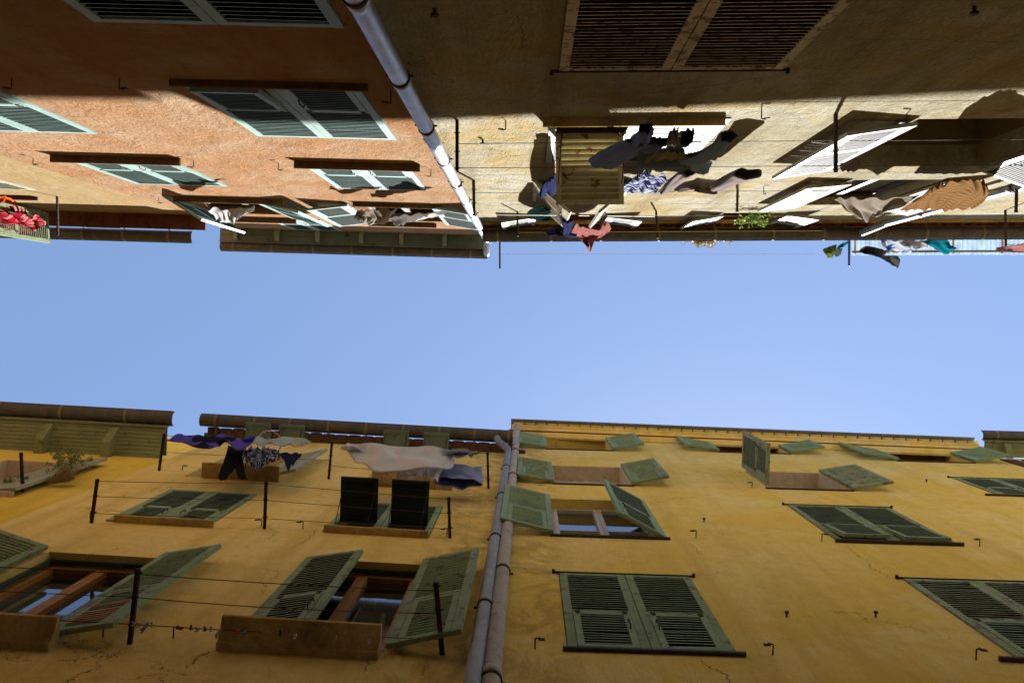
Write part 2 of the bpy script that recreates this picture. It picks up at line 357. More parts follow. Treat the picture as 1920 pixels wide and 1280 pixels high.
def leaf(fc, u, s, w_, h0, H, th=0, mat='sage', flap=0., o0=None, rnd=None, pitch=.06, st=.066, slatm=None, flapm=None, tilt=.028, mid=.42, miss=0, flaph=True, panel=False, shade='auto'):
    """one louvred shutter leaf; lower part holds a hinged flap, opened outwards by `flap` degrees"""
    T = .036; th = math.radians(th); fl = math.radians(flap)
    if o0 is None: o0 = .055 if th > 1.2 else -.022
    f = leafmap(fc, u, s, th, o0, h0+.008); H = H-.016; a0, a1 = .006, w_-.004
    mb = MB(); zm = H*mid
    if shade == 'auto': shade = {'mint':'shade_teal','weather':'shade_brown','white':'shade_brown','beige':None}.get(mat, 'shade_green' if math.degrees(th) < 140 else None)
    sm = X[shade] if shade else None
    lbox(mb, f, a0, a0+st, 0, T, 0, H); lbox(mb, f, a1-st, a1, 0, T, 0, H)
    lbox(mb, f, a0+st, a1-st, .001, T-.001, H-.06, H); lbox(mb, f, a0+st, a1-st, .001, T-.001, zm, zm+.05)
    lbox(mb, f, a0+st, a1-st, .001, T-.001, 0, .03)
    slats(mb, f, a0+st, a1-st, .002, T-.004, zm+.05, H-.06, pitch, tilt, .009 if mat == 'mint' else .015, rnd=rnd, miss=miss, shade=sm)
    if panel: lbox(mb, f, a0+st, a1-st, .004, .012, zm+.05, H-.06)
    ob = mb.build('shutter', X[mat], fc.bld)
    # flap hinged at zm
    fm = MB(); g0, g1 = a0+st+.004, a1-st-.004; zf = zm-.006; L = zf-.034
    cf, sf = math.cos(fl), math.sin(fl)
    def g(a, b, z):                      # z measured down from hinge as zf - z
        d = zf - z; return f(a, b*cf + d*sf + (.012 if fl > 0 else 0), zf - d*cf + b*sf)
    fs = .05
    lbox(fm, g, g0, g0+fs, 0.002, T+.004, zf-L, zf); lbox(fm, g, g1-fs, g1, 0.002, T+.004, zf-L, zf)
    lbox(fm, g, g0+fs, g1-fs, .003, T+.003, zf-.045, zf); lbox(fm, g, g0+fs, g1-fs, .003, T+.003, zf-L, zf-L+.045)
    big = fl > 1
    slats(fm, g, g0+fs, g1-fs, .005, T, zf-L+.045, zf-.045, .05 if big else pitch*.95, .042 if big else tilt*.9, .009 if mat == 'mint' else .015, rnd=rnd, shade=None if big else sm)
    if panel: lbox(fm, g, g0+fs, g1-fs, .006, .014, zf-L+.045, zf-.045)
    fo = fm.build('flap', X[flapm or mat], ob)
    if fl > .3:
        for a in (g0+.02, g1-.02):
            r = MB(); r.tube([g(a, 0, zf-L*.72), f(a - .02*(1 if a > w_/2 else -1), .02, .02)], .005, 5)
            r.build('stay_rod', X['iron'], ob)
    for a in (g0+.035, g1-.035):
        hg = MB(); lbox(hg, g, a-.016, a+.016, T+.004, T+.009, zf-.035, zf+.002); lbox(hg, f, a-.02, a+.02, T, T+.005, zm+.004, zm+.03); hg.build('hinge', X['iron'], ob)
    hd = MB()
    hd.tube([f(w_*.82, T, zm*.75), f(w_*.82, T+.03, zm*.72), f(w_*.82, T+.03, zm*.55), f(w_*.82, T, zm*.52)], .006, 5)
    hd.build('handle', X['iron'], ob)
    return ob
def ledge(fc, xl, xr, y0, y1, thick=.05, mat='ledge', cove=False):
    um = fc.uh((xl+xr)/2, y1)[0]
    h = fc.h_at(um, y0); o = fc.o_at(um, h, y1)
    a = fc.uh(xl, y1, o)[0]; b = fc.uh(xr, y1, o)[0]
    mb = MB()
    if cove:
        pr = [(-.01, h), (.05, h), (.055, h+.03), (.09, h+.05), (o-.03, h+.09), (o, h+.10), (o, h+.10+thick), (-.01, h+.10+thick)]
    else:
        pr = [(-.01, h), (o-.004, h), (o, h+.006), (o, h+thick), (-.01, h+thick)]
    mb.prism(fc, pr, a, b); mb.build('sill', X[mat], fc.bld)
    return h + thick + (.10 if cove else 0), h
def rail(fc, a, b, h, mat='iron'):
    mb = MB(); mb.fbox(fc, a-.04, b+.03, .003, .02, h, h+.012)
    for q in (a-.045, b+.035): mb.tube([fc.P(q, h+.01, 0), fc.P(q, h+.01, .035)], .014, 6)
    mb.build('head_rail', X[mat], fc.bld)
def joinery(fc, a, b, c, d, kind, rnd=None):
    if kind in ('pale', 'back'):
        m_ = MB(); m_.fbox(fc, a-.01, b+.01, -.27, -.235, c-.01, d+.01)
        wn = m_.build('window', X['whitewin' if kind == 'pale' else 'slate'], fc.bld)
        if kind == 'pale':
            m_ = MB(); m_.fbox(fc, a+.001, b-.001, -.234, -.004, d-.012, d-.002); m_.fbox(fc, b-.012, b-.002, -.234, -.004, c+.001, d-.013); m_.fbox(fc, a+.002, a+.012, -.234, -.004, c+.001, d-.013)
            m_.build('lining', X['reveal'], wn)
            m_ = MB(); m_.fbox(fc, (a+b)/2-.03, (a+b)/2+.03, -.234, -.215, c, d-.013); m_.build('mullion', X['whitewin'], wn)
        return
    """window set back in its reveal"""
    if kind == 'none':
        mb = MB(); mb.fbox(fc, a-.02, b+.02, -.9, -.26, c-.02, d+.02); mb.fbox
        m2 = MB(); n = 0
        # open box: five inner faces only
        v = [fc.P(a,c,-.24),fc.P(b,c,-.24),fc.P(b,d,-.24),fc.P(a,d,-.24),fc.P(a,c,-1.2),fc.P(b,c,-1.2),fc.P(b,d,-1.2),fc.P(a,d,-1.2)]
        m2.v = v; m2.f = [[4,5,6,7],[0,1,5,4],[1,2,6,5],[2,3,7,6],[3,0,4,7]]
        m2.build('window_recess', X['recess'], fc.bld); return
    fm = {'white':'whitewin','wood':'wood','green':'greenwin','dark':'slate'}[kind]
    o1, o0 = -.13, -.19
    mb = MB(); t = .036
    def ring(mb, a, b, c, d, t, oo, oi):
        mb.fbox(fc, a, a+t, oi, oo, c, d); mb.fbox(fc, b-t, b, oi, oo, c, d)
        mb.fbox(fc, a+t, b-t, oi, oo-.001, c, c+t); mb.fbox(fc, a+t, b-t, oi, oo-.001, d-t, d)
    ring(mb, a+.002, b-.002, c+.002, d-.002, t, o1, o0-.03)
    win = mb.build('window', X[fm], fc.bld)
    if kind == 'wood':
        g = MB(); ring(g, a+.004, b-.004, c+.004, d-.004, .035, -.06, -.10); g.build('outer_frame', X['greenwin'], win)
    mid = (a+b)/2
    for p, q in ((a+t+.002, mid-.002), (mid+.002, b-t-.002)):
        s_ = MB(); st = .046
        ring(s_, p, q, c+t+.003, d-t-.003, st, o1+.012, o0)
        if kind == 'white':
            zz = c + (d-c)*.42; s_.fbox(fc, p+st, q-st, o0+.002, o1, zz, zz+.028)
        s_.build('sash', X[fm], win)
        g = MB(); g.fbox(fc, p+st, q-st, o0+.018, o0+.026, c+t+st, d-t-st); g.build('pane', X['glass'], win)
def window(fc, xl, xr, ys, yt, ref='sill', left=0, right=0, mat='sage', fl=(0,0), kind='none', rails=False, hs=None, mats=None, flm=None, seed=None, pitch=.06, wd=(None,None), mid=.42, miss=0, panel=False, o0=(None,None)):
    yr = ys if ref == 'sill' else yt
    uL = fc.uh(xl, yr)[0]; uR = fc.uh(xr, yr)[0]; um = (uL+uR)/2
    h0 = hs if hs is not None else fc.h_at(um, ys); h1 = fc.h_at(um, yt)
    fc.holes.append((uL, uR, h0, h1))
    r = random.Random(seed if seed is not None else int(xl*3+ys))
    hw = (uR-uL)/2
    for i, (u, s, th) in enumerate(((uL, 1, left), (uR, -1, right))):
        if th is None: continue
        mm = (mats or (mat, mat))[i]
        leaf(fc, u, s, wd[i] or hw, h0, h1-h0, th, mm, fl[i], rnd=r, pitch=pitch, flapm=(flm or (None,None))[i], mid=mid, miss=miss, panel=panel, o0=o0[i])
    joinery(fc, uL, uR, h0, h1, kind)
    if rails: rail(fc, uL, uR, h1+.005)
    print('win %.0f,%.0f u %.2f..%.2f h %.2f..%.2f' % (xl, ys, uL, uR, h0, h1))
    fc.last = (uL, uR, h0, h1, hw)
    return uL, uR, h0, h1

L = lambda h0, u0, h1, u1: (lambda u: h0 + (h1-h0)*(u-u0)/(u1-u0))
C = lambda h: (lambda u: h)
bTL = building('pink_building', fTL, -5.2, -.02, C(18.8), 'salmon pink stucco building with pale mint shutters beside the shiny drainpipe', X['pink'])
bL0 = building('yellow_building', fL0, -22, -5.2, C(16.2), 'sunlit yellow building under a red tiled eave at the top left corner of the photo', X['ochreleft'])
bTR = building('grey_stucco_building', fTR, 0, 24, C(16.2), 'weathered grey and ochre building hung with flapping laundry and flaking shutters', X['greystucco'])
bB0 = building('golden_building', fB0, -22, -4.85, C(12.8), 'golden yellow building with green boarded eave and a basket plant', X['gold'], shadow_block=(-22, -4.5, .72, 19.7))
bB1 = building('ochre_building', fB1, -4.85, 0, C(15.3), 'ochre building with brown wooden casements and two black propped flaps', X['ochre'], shadow_block=(-4.8, .12, 1.0-.35, 19.7))
bB2 = building('amber_building', fB2, 0, 8.5, L(17.5, 0, 16.45, 9.15), 'amber building with moulded cornice and sage green shutters right of the twin pipes', X['ochre2'], shadow_block=(-.05, 1.4, .69, 19.6))
bB3 = building('corner_building', fB3, 8.5, 24, C(16.3), 'building with red blocks under a green eave at the right edge below the sky', X['ochre2'])

# ------------------------------------------------------------------ ground
def ground():
    m, n, l, b = newmat('stone paving'); c = coords(n, l)
    br = n.new('ShaderNodeTexBrick'); br.inputs['Scale'].default_value = 2.; br.inputs['Color1'].default_value = (.50,.46,.40,1); br.inputs['Color2'].default_value = (.42,.38,.33,1); br.inputs['Mortar'].default_value = (.09,.08,.07,1)
    l.new(c, br.inputs['Vector']); l.new(br.outputs[0], b.inputs['Base Color']); b.inputs['Roughness'].default_value = .8
    mb = MB(); s = 120; mb.v = [Vector((-s,-s,0)),Vector((s,-s,0)),Vector((s,s,0)),Vector((-s,s,0))]; mb.f = [[0,1,2,3]]
    tag(mb.build('pavement', m), 'grey stone paving on the floor of the alley', None, None, 'structure')
ground()

# ------------------------------------------------------------------ windows : bottom right (amber)
# row 1
W1 = ledge(fB2, 1056, 1396, 1226, 1218, .03, 'slate')
window(fB2, 1064, 1380, 1221, 1079, rails=True, hs=W1[0], flm=('sage2','sage2'), pitch=.055)
W2 = ledge(fB2, 1885, 2230, 1247, 1238, .03, 'slate')
window(fB2, 1698, 1945, 1240, 1090, 'top', rails=True, mat='sage3', hs=W2[0], flm=('sage2','sage2'), pitch=.055, seed=5)
# row 2
W3 = ledge(fB2, 1032, 1255, 1009, 1004, .03, 'slate')
window(fB2, 1040, 1248, 1007, 937, left=168, right=27, kind='white', hs=W3[0], mat='sage2')
W4 = ledge(fB2, 1573, 1802, 1021, 1014, .03, 'slate')
window(fB2, 1573, 1790, 1017, 950, mat='sage', rails=True, hs=W4[0], fl=(4,3), seed=9)
# row 3
for xl, xr, ys, yt, a, b_, m_ in ((1040, 1182, 908, 874, 172, 168, 'sage'), (1444, 1592, 917, 884, 90, 170, 'sage3')):
    hh = ledge(fB2, xl-4, xr+6, ys+2, ys-1, .03, 'slate')
    window(fB2, xl, xr, ys, yt, left=a, right=b_, mat=m_, hs=hh[0], kind='pale')
hh = ledge(fB2, 1856, 2010, 932, 928, .03, 'slate')
window(fB2, 1790, 1925, 930, 898, 'top', mat='sage', rails=True, hs=hh[0])
# row 4
for xl, xr, ys, yt in ((1026, 1146, 843, 823), (1352, 1477, 849, 829), (1692, 1820, 866, 844)):
    hh = ledge(fB2, xl-3, xr+4, ys+1, ys-1, .03, 'slate')
    window(fB2, xl, xr, ys, yt, left=172, right=170, mat='sage2', hs=hh[0], kind='back')
# ------------------------------------------------------------------ bottom left (ochre + golden)
S1 = ledge(fB1, 400, 716, 1226, 1170, .035, 'ledge', True)
o1 = window(fB1, 432, 730, 1200, 1052, 'sill', left=11, right=165, kind='wood', hs=S1[0], mat='sage', wd=(None,None))
S2 = ledge(fB1, -230, 116, 1206, 1152, .035, 'ledge', True)
o2 = window(fB1, 80, 318, 1185, 1040, 'top', left=165, right=168, kind='wood', hs=S2[0], mat='sage')
uL, uR, h0, h1, hw = fB1.last
lf = [o for o in bB1.children if o.name.startswith('shutter')][-1]
f_ = leafmap(fB1, uR, -1, math.radians(168), .055, h0+.008); mb = MB()
slats(mb, f_, .125, hw-.12, -.003, .03, .10, .36, .055, .03, .016); slats(mb, f_, .125, hw-.12, -.003, .03, .45, .51, .055, .03, .016)
mb.build('replaced_slats', X['wood'], lf)
S3 = ledge(fB1, 205, 410, 983, 969, .035)
window(fB1, 310, 490, 975, 923, 'top', hs=S3[0], mat='sage2')
S4 = ledge(fB1, 602, 806, 1003, 989, .035)
window(fB1, 652, 833, 990, 946, 'top', hs=S4[0], mat='sage2', fl=(84, 84), mid=.36, flm=('blackgreen','blackgreen'))
S5 = ledge(fB1, 376, 535, 897, 868, .04)
window(fB1, 425, 560, 880, 856, 'top', left=None, right=165, hs=S5[0], kind='dark', mat='palegreen')
S6 = ledge(fB1, 695, 852, 914, 884, .04)
window(fB1, 715, 845, 896, 868, 'top', left=None, right=None, hs=S6[0], kind='dark')
S7 = ledge(fB0, -180, 45, 925, 915, .03, 'reveal')
window(fB0, 0, 150, 918, 865, 'top', left=None, right=174, hs=S7[0], kind='pale', mat='palegreen', panel=True)
window(fB0, -190, -60, 968, 940, 'top', left=None, right=172, kind='dark', mat='palegreen', panel=True)
# ------------------------------------------------------------------ top left (pink)
MS = dict(mat='mint')
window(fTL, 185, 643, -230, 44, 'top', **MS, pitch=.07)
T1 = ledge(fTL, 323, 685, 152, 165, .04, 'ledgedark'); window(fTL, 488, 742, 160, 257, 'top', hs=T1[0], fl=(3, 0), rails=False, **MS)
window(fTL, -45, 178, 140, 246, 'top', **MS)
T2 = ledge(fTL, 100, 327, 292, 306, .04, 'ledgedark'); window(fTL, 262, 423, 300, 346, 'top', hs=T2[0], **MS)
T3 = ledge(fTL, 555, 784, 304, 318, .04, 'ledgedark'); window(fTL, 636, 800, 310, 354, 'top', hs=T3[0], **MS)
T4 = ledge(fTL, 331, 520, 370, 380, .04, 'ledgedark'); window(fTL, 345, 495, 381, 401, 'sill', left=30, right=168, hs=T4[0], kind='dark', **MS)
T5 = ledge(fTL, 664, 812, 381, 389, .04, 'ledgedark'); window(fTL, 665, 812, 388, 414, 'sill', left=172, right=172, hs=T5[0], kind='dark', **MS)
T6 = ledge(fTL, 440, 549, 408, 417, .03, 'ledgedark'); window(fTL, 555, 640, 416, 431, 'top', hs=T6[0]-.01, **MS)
T7 = ledge(fTL, 693, 816, 417, 425, .03, 'ledgedark')
# far left
window(fL0, -80, 60, 328, 353, 'top', mat='palegreen')
T8 = ledge(fL0, -60, 58, 366, 373, .03, 'terra'); window(fL0, -20, 80, 370, 391, 'top', left=None, right=95, hs=T8[0], kind='dark', mat='sage')
# ------------------------------------------------------------------ top right (grey stucco)
window(fTR, 1047, 1467, -190, 129, 'top', mat='weather', rails=True, pitch=.062, miss=.02)
R1 = ledge(fTR, 1018, 1360, 220, 236, .035, 'ledge')
window(fTR, 1022, 1290, 228, 303, 'top', hs=R1[0], mats=('white','white'), flm=('beige',None), fl=(86, 0), mid=.33)
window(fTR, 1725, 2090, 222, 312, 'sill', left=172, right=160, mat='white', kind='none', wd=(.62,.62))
window(fTR, 1003, 1190, 337, 374, 'sill', left=42, right=42, mat='beige', kind='dark')
window(fTR, 1600, 1770, 337, 384, 'sill', left=175, right=168, mat='weather', kind='dark')
window(fTR, 1005, 1138, 402, 424, 'sill', left=172, right=173, mat='white', kind='dark')
window(fTR, 1358, 1476, 399, 424, 'sill', left=170, right=172, mat='white', kind='dark')
for f_ in (fTL, fTR, fL0, fB0, fB1, fB2, fB3): finish_wall(f_)

# ------------------------------------------------------------------ eaves and gutters
def gutter(fc, u0, u1, h, oi, oo, mat='gutter', step=.75, caps=True):
    hf = h if callable(h) else (lambda u: h)
    r = (oo-oi)/2; c = (oi+oo)/2; k = 12
    prof = [(c + r*math.cos(math.pi + math.pi*i/k), r*math.sin(math.pi + math.pi*i/k)) for i in range(k+1)]
    prof += [(c + (r-.006)*math.cos(2*math.pi - math.pi*i/k), (r-.006)*math.sin(2*math.pi - math.pi*i/k)) for i in range(k+1)]
    mb = MB(); n = int((u1-u0)/2.0)+1
    for i in range(n):
        a, b = u0+(u1-u0)*i/n, u0+(u1-u0)*(i+1)/n
        mb.prism(fc, prof, a, b-.004, top=hf)
        mb.prism(fc, [((o-c)*1.03+c, z*1.03) for o, z in prof[:k+1]] + [((o-c)*1.0+c, z) for o, z in prof[:k+1]][::-1], b-.03, b+.03, top=hf)
    mb.tube([fc.P(u0, hf(u0), oo), fc.P(u1, hf(u1), oo)], .011, 6)
    g = mb.build('gutter', X[mat], fc.bld, smooth=True)
    u = u0 + .25
    while u < u1:
        s = MB(); pr = [((o-c)*1.07+c, z*1.07) for o, z in prof[:k+1]] + [((o-c)*1.02+c, z*1.02) for o, z in prof[:k+1]][::-1]
        s.prism(fc, pr, u, u+.04, top=hf)
        s.fbox(fc, u, u+.035, -.05, oi-.01, hf(u)-.02, hf(u)+.01)
        s.build('gutter_bracket', X['strap'], fc.bld); u += step*random.uniform(.92, 1.08)
# pink building: boarded soffit with corbels
def soffit(fc, u0, u1, h0, h1, oo, mat, step, boards=True, cw=.11, n=7):
    mb = MB(); t = .02
    for i in range(n):
        a, b = i/n, (i+1)/n
        mb.box8([fc.P(u0,h0+(h1-h0)*a,oo*a+.003),fc.P(u1,h0+(h1-h0)*a,oo*a+.003),fc.P(u1,h0+(h1-h0)*b,oo*b-.003),fc.P(u0,h0+(h1-h0)*b,oo*b-.003),
                 fc.P(u0,h0+(h1-h0)*a+t,oo*a+.003),fc.P(u1,h0+(h1-h0)*a+t,oo*a+.003),fc.P(u1,h0+(h1-h0)*b+t,oo*b-.003),fc.P(u0,h0+(h1-h0)*b+t,oo*b-.003)])
    mb.fbox(fc, u0, u1, .01, oo, h1+.035, h1+.05)
    mb.fbox(fc, u0, u1, oo, oo+.025, h1-.03, h1+.10)
    mb.build('soffit', X[mat], fc.bld)
    u = u0+.3
    while u < u1-.1:
        c = MB(); c.prism(fc, [(0,h0-.13),(.05,h0-.13),(oo*.5,h0-.10),(oo*.85,h1-.09),(oo*.93,h1-.04),(oo*.93,h1-.002),(0,h0-.003)], u, u+cw)
        c.build('corbel', X['corbel' if mat == 'soffit' else mat], fc.bld); u += step*random.uniform(.93, 1.07)
soffit(fTL, -5.52, -.02, 18.62, 18.62, .26, 'soffit', .88, n=2, cw=.08)
gutter(fTL, -5.52, -.0, 18.7, .27, .46, step=.86)
soffit(fB0, -22, -4.98, 12.8, 13.0, .42, 'soffit2', 1.0, n=8, cw=.12)
gutter(fB0, -22, -4.95, 13.15, .43, .64, step=.9)
def tilerow(fc, u0, u1, h, oo, w_=.2, mat='terra', arch=False):
    mb = MB(); u = u0
    while u < u1:
        j = random.uniform(-.006, .006)
        if arch:
            k = 8; r = w_*.46
            pr = [(r*math.cos(math.pi*i/k), r*.55*math.sin(math.pi*i/k)) for i in range(k+1)]; pr += [(x*.82, z*.82-.0) for x, z in pr[::-1]]
            n = len(mb.v); K = len(pr)
            for o in (-.05, oo+j):
                for x, z in pr: mb.v.append(fc.P(u+w_/2+x, h+z, o))
            for i in range(K): q = (i+1) % K; mb.f.append([n+i, n+q, n+K+q, n+K+i])
            mb.f.append([n+i for i in range(K)]); mb.f.append([n+K+i for i in range(K)])
        else: mb.fbox(fc, u+.003, u+w_-.003, -.02, oo+j, h+j, h+.03+j)
        u += w_
    mb.fbox(fc, u0, u1, -.02, oo-.02, h+.045, h+.07)
    mb.build('eave_tiles', X[mat], fc.bld)
tilerow(fL0, -22, -5.25, 16.2, .27, .31); gutter(fL0, -22, -5.25, 16.35, .28, .49, step=.8)
tilerow(fTR, .02, 24, 16.15, .10, .2, arch=True); tilerow(fTR, .02, 24, 16.0, .05, .3, 'ledge'); gutter(fTR, .02, 24, 16.2, .11, .33, step=.95)
tilerow(fB1, -5.2, -.02, 15.32, .14, .22, 'tilegrey', arch=True); tilerow(fB1, -5.2, -.02, 15.18, .07, .34, 'tilegrey')
gutter(fB1, -5.32, -.02, 15.35, .15, .36, step=.62)
for px in (415, 492, 716, 796):      # little attic hatches propped open under the gutter
    hu = fB1.uh(px, 812, .28)[0]; hb = MB()
    hb.fbox(fB1, hu, hu+.42, .02, .31, 14.93, 14.945); hb.fbox(fB1, hu, hu+.42, .27, .315, 14.915, 14.955); hb.fbox(fB1, hu, hu+.04, .02, .27, 14.917, 14.95); hb.fbox(fB1, hu+.38, hu+.42, .02, .27, 14.917, 14.95)
    ho = hb.build('attic_hatch', X['soffit'], bB1)
    for q in (hu+.03, hu+.39):
        sr = MB(); sr.tube([fB1.P(q, 14.92, .25), fB1.P(q, 14.6, .01)], .006, 5); sr.build('stay_rod', X['iron'], ho)
# moulded cornice
t2 = fB2.range[2]
mb = MB(); mb.prism(fB2, [(-.01,-.42),(.03,-.42),(.035,-.36),(.07,-.33),(.10,-.25),(.16,-.18),(.20,-.16),(.20,-.06),(-.01,-.06)], -.04, 8.5, top=lambda u: t2(u)+.28)
mb.build('cornice', X['ochre2'], bB2)
tr = MB(); u = 0.
while u < 8.4:
    k = 6; r = .1; n = len(tr.v)
    pr = [(r*math.cos(math.pi+math.pi*i/k), r*.5*math.sin(math.pi+math.pi*i/k)) for i in range(k+1)]
    for o in (.0, .235):
        for x_, z in pr: tr.v.append(fB2.P(u+r+x_, t2(u)+.275+z, o))
    K = k+1
    for i in range(K-1): tr.f.append([n+i, n+i+1, n+K+i+1, n+K+i])
    tr.f.append([n+i for i in range(K)]); tr.f.append([n+K+i for i in range(K)]); tr.f.append([n, n+K-1, n+2*K-1, n+K]); u += .215
tr.build('eave_tiles', X['ochre2'], bB2)
mb = MB(); mb.prism(fB2, [(.0,.30),(.27,.30),(.275,.27),(.30,.27),(.30,.33),(.0,.34)], -.06, 8.5, top=t2); mb.build('roof_edge', X['zinc2'], bB2)
soffit(fB3, 8.55, 24, 16.45, 16.5, .27, 'soffit2', .8, n=3); gutter(fB3, 8.52, 24, 16.62, .28, .45, step=.8)
rb = MB(); u = 8.6
while u < 12: rb.fbox(fB3, u, u+.26, .0, .02, 15.3, 16.1); u += .38
rb.build('red_block', X['terra'], bB3)
# ------------------------------------------------------------------ drainpipes
def drainpipe(name, fc, u, h0, h1, o, r, mat, label, step, top=None, bracket=True):
    e = empty(name, fc.P(u, GROUND, 0), label, 'drainpipe')
    h = h0; i = 0
    mb = MB(); brs = []
    while h < h1:
        hn = min(h + step, h1)
        mb.tube([fc.P(u, h, o), fc.P(u, hn, o)], r, 24)
        if hn < h1: mb.tube([fc.P(u, hn-.05, o), fc.P(u, hn-.045, o), fc.P(u, hn+.045, o), fc.P(u, hn+.05, o)], [r*1.0, r*1.07, r*1.07, r*1.0], 24)
        if hn < h1: brs.append(hn-.08)
        h = hn
    mb.build('pipe', X[mat], e, smooth=True)
    if top: t = MB(); t.tube([fc.P(*p) for p in top], r*1.02, 20); t.build('elbow', X[mat], e, smooth=True)
    for q in brs:
        b = MB(); b.tube([fc.P(u, q-.016, o), fc.P(u, q+.016, o)], r*1.13, 24)
        b.fbox(fc, u-.012, u+.012, -.01, o, q-.012, q+.012)
        b.tube([fc.P(u-r*1.5, q, o-r*.2), fc.P(u+r*1.5, q, o-r*.2)], .009, 6)
        b.build('pipe_clamp', X['iron'], e, smooth=True)
    return e
drainpipe('drainpipe', fTL, -.01, GROUND, 18.3, .115, .062, 'zinc', 'shiny galvanised drainpipe between the pink building and the grey one', 1.55,
          top=[(-.01,18.25,.115),(-.01,18.35,.14),(-.01,18.42,.24),(-.01,18.5,.34),(-.01,18.6,.37)])
drainpipe('drainpipe', fB1, -.035, GROUND, 14.6, .10, .055, 'zinc2', 'slim blue grey drainpipe, the left one of the pair between the ochre and amber walls', 2.1,
          top=[(-.035,14.55,.10),(-.06,14.75,.14),(-.22,15.0,.22),(-.25,15.15,.25)])
drainpipe('drainpipe', fB2, .07, GROUND, 17.2, .085, .062, 'peel', 'thicker drainpipe with peeling beige paint, right of the slim blue grey pipe', 2.35,
          top=[(.07,17.15,.085),(.07,17.3,.1),(.07,17.5,.2)])
pu, ph = fTR.uh(1645, 428, .16)
drainpipe('drainpipe', fTR, fTR.uh(1800, 380, .12)[0], GROUND, 15.4, .12, .06, 'zinc2', 'grey drainpipe slanting past the brown sheet on the grey building', 2.6,
          top=[(fTR.uh(1800, 380, .12)[0],15.35,.12),(fTR.uh(1800, 380, .12)[0]-.1,15.7,.18),(fTR.uh(1800, 380, .12)[0]-.15,16.05,.22)])
# ------------------------------------------------------------------ wall ironwork
def hook(fc, px, py, side=1, ln=.075):
    u, h = fc.uh(px, py); mb = MB(); r = .0052
    mb.tube([fc.P(u,h,-.01), fc.P(u,h,ln), fc.P(u+.006*side,h,ln+.004)], r, 6)
    mb.tube([fc.P(u,h,ln), fc.P(u+side*.03,h+.006,ln+.006), fc.P(u+side*.04,h+.004,ln-.004)], r, 6)
    mb.box8([fc.P(u+side*.02,h-.02,ln-.004),fc.P(u+side*.065,h-.03,ln-.004),fc.P(u+side*.065,h+.01,ln-.004),fc.P(u+side*.02,h+.015,ln-.004),
             fc.P(u+side*.02,h-.02,ln+.003),fc.P(u+side*.065,h-.03,ln+.003),fc.P(u+side*.065,h+.01,ln+.003),fc.P(u+side*.02,h+.015,ln+.003)])
    mb.build('shutter_hook', X['iron'], fc.bld)
def stud(fc, px, py, r=.018):
    u, h = fc.uh(px, py); mb = MB()
    mb.tube([fc.P(u,h,-.01), fc.P(u,h,.03), fc.P(u,h,.031), fc.P(u,h,.045)], [r*.6, r*.6, r*1.3, r*1.3], 10)
    mb.build('wall_stud', X['iron'], fc.bld)
for px, py, sd in ((22,147,-1),(224,147,1),(62,296,1),(363,301,-1),(522,306,1),(808,318,-1),(298,371,1)): hook(fTL, px, py, sd)
for px, py, sd in ((733,167,-1),): hook(fTL, px, py, sd, .10)
for px, py, sd in ((948,226,-1),(1428,205,1),(1432,352,1),(1700,214,-1)): hook(fTR, px, py, sd)
for px, py, sd in ((1305,1008,-1),(1541,1014,1),(1837,1024,-1),(1003,1217,1),(1449,1228,-1),(1830,1237,1),(1410,914,-1)): hook(fB2, px, py, sd)
for px, py, sd in ((325,1196,1),(568,992,-1),(490,988,-1),(342,883,1),(169,973,1),(193,1193,-1),(838,1005,-1)): hook(fB1, px, py, sd)
for px, py in ((1320,978),(1475,1156),(1642,1156),(1737,904)): stud(fB2, px, py, .013)
for px, py in ((815,16),(1827,12),(905,262)): stud(fTR, px, py)

POSTL = 'clothes line posts on the walls'
class Post: pass
def post(fc, bx, by, tx, ty, label, mat='iron', wd_=.014, slack=0):
    p = Post(); u, h = fc.uh(bx, by); p.f = fc; p.u = u; p.h = h
    o = fc.o_at(u, h, ty); ut = fc.uh(tx, ty, o)[0]; p.o = o; p.ut = ut
    e = MB(); hh = wd_
    e.box8([fc.P(u-hh,h-hh,-.02),fc.P(u+hh,h-hh,-.02),fc.P(ut+hh,h-hh,o),fc.P(ut-hh,h-hh,o),
            fc.P(u-hh,h+hh,-.02),fc.P(u+hh,h+hh,-.02),fc.P(ut+hh,h+hh,o),fc.P(ut-hh,h+hh,o)])
    for q in (.25, .62, .95):
        a = u + (ut-u)*q; e.tube([fc.P(a-hh-.01,h,o*q), fc.P(a+hh+.012,h,o*q)], .006, 6)
    org = fc.P(u, h, 0)
    ob = e.build('line_post', X[mat], None, origin=org); tag(ob, label, 'clothes line post', POSTL)
    p.at = lambda q: fc.P(u+(ut-u)*q, h, o*q)
    return p
def free_post(fc, px, y0, y1, h, label, col):
    o0 = fc.o_at(fc.uh(px,y0,.3)[0], h, y0); u = (px-VPX)/F*h - fc.b.x
    o1 = fc.o_at(u, h, y1); e = MB(); e.fbox(fc, u-.016, u+.016, o0-.5, o1, h, h+.03)
    tag(e.build('line_post', X[col], None, origin=fc.P(u,h,o0)), label, 'clothes line post', POSTL)
def wire(a, b, label, sag=.03, r=.0032, mat='wire', group='clothes lines strung along the walls', jit=0):
    a, b = Vector(a), Vector(b); n = 14; pts = []
    for i in range(n+1):
        t = i/n; p = a.lerp(b, t); p.z -= sag*4*t*(1-t); pts.append(p)
    m_ = MB(); m_.tube(pts, r, 5); ob = m_.build('clothes_line', X[mat], None, origin=a)
    tag(ob, label, 'clothes line', group); return pts
X['bluesteel'] = metal('blue painted steel', (.04,.09,.22,1), .5, .4)
X['cordgreen'] = plain('green cord', (.03,.22,.14,1)); X['cordyellow'] = plain('yellow cord', (.5,.42,.08,1)); X['cordwhite'] = plain('white cord', (.6,.6,.55,1))
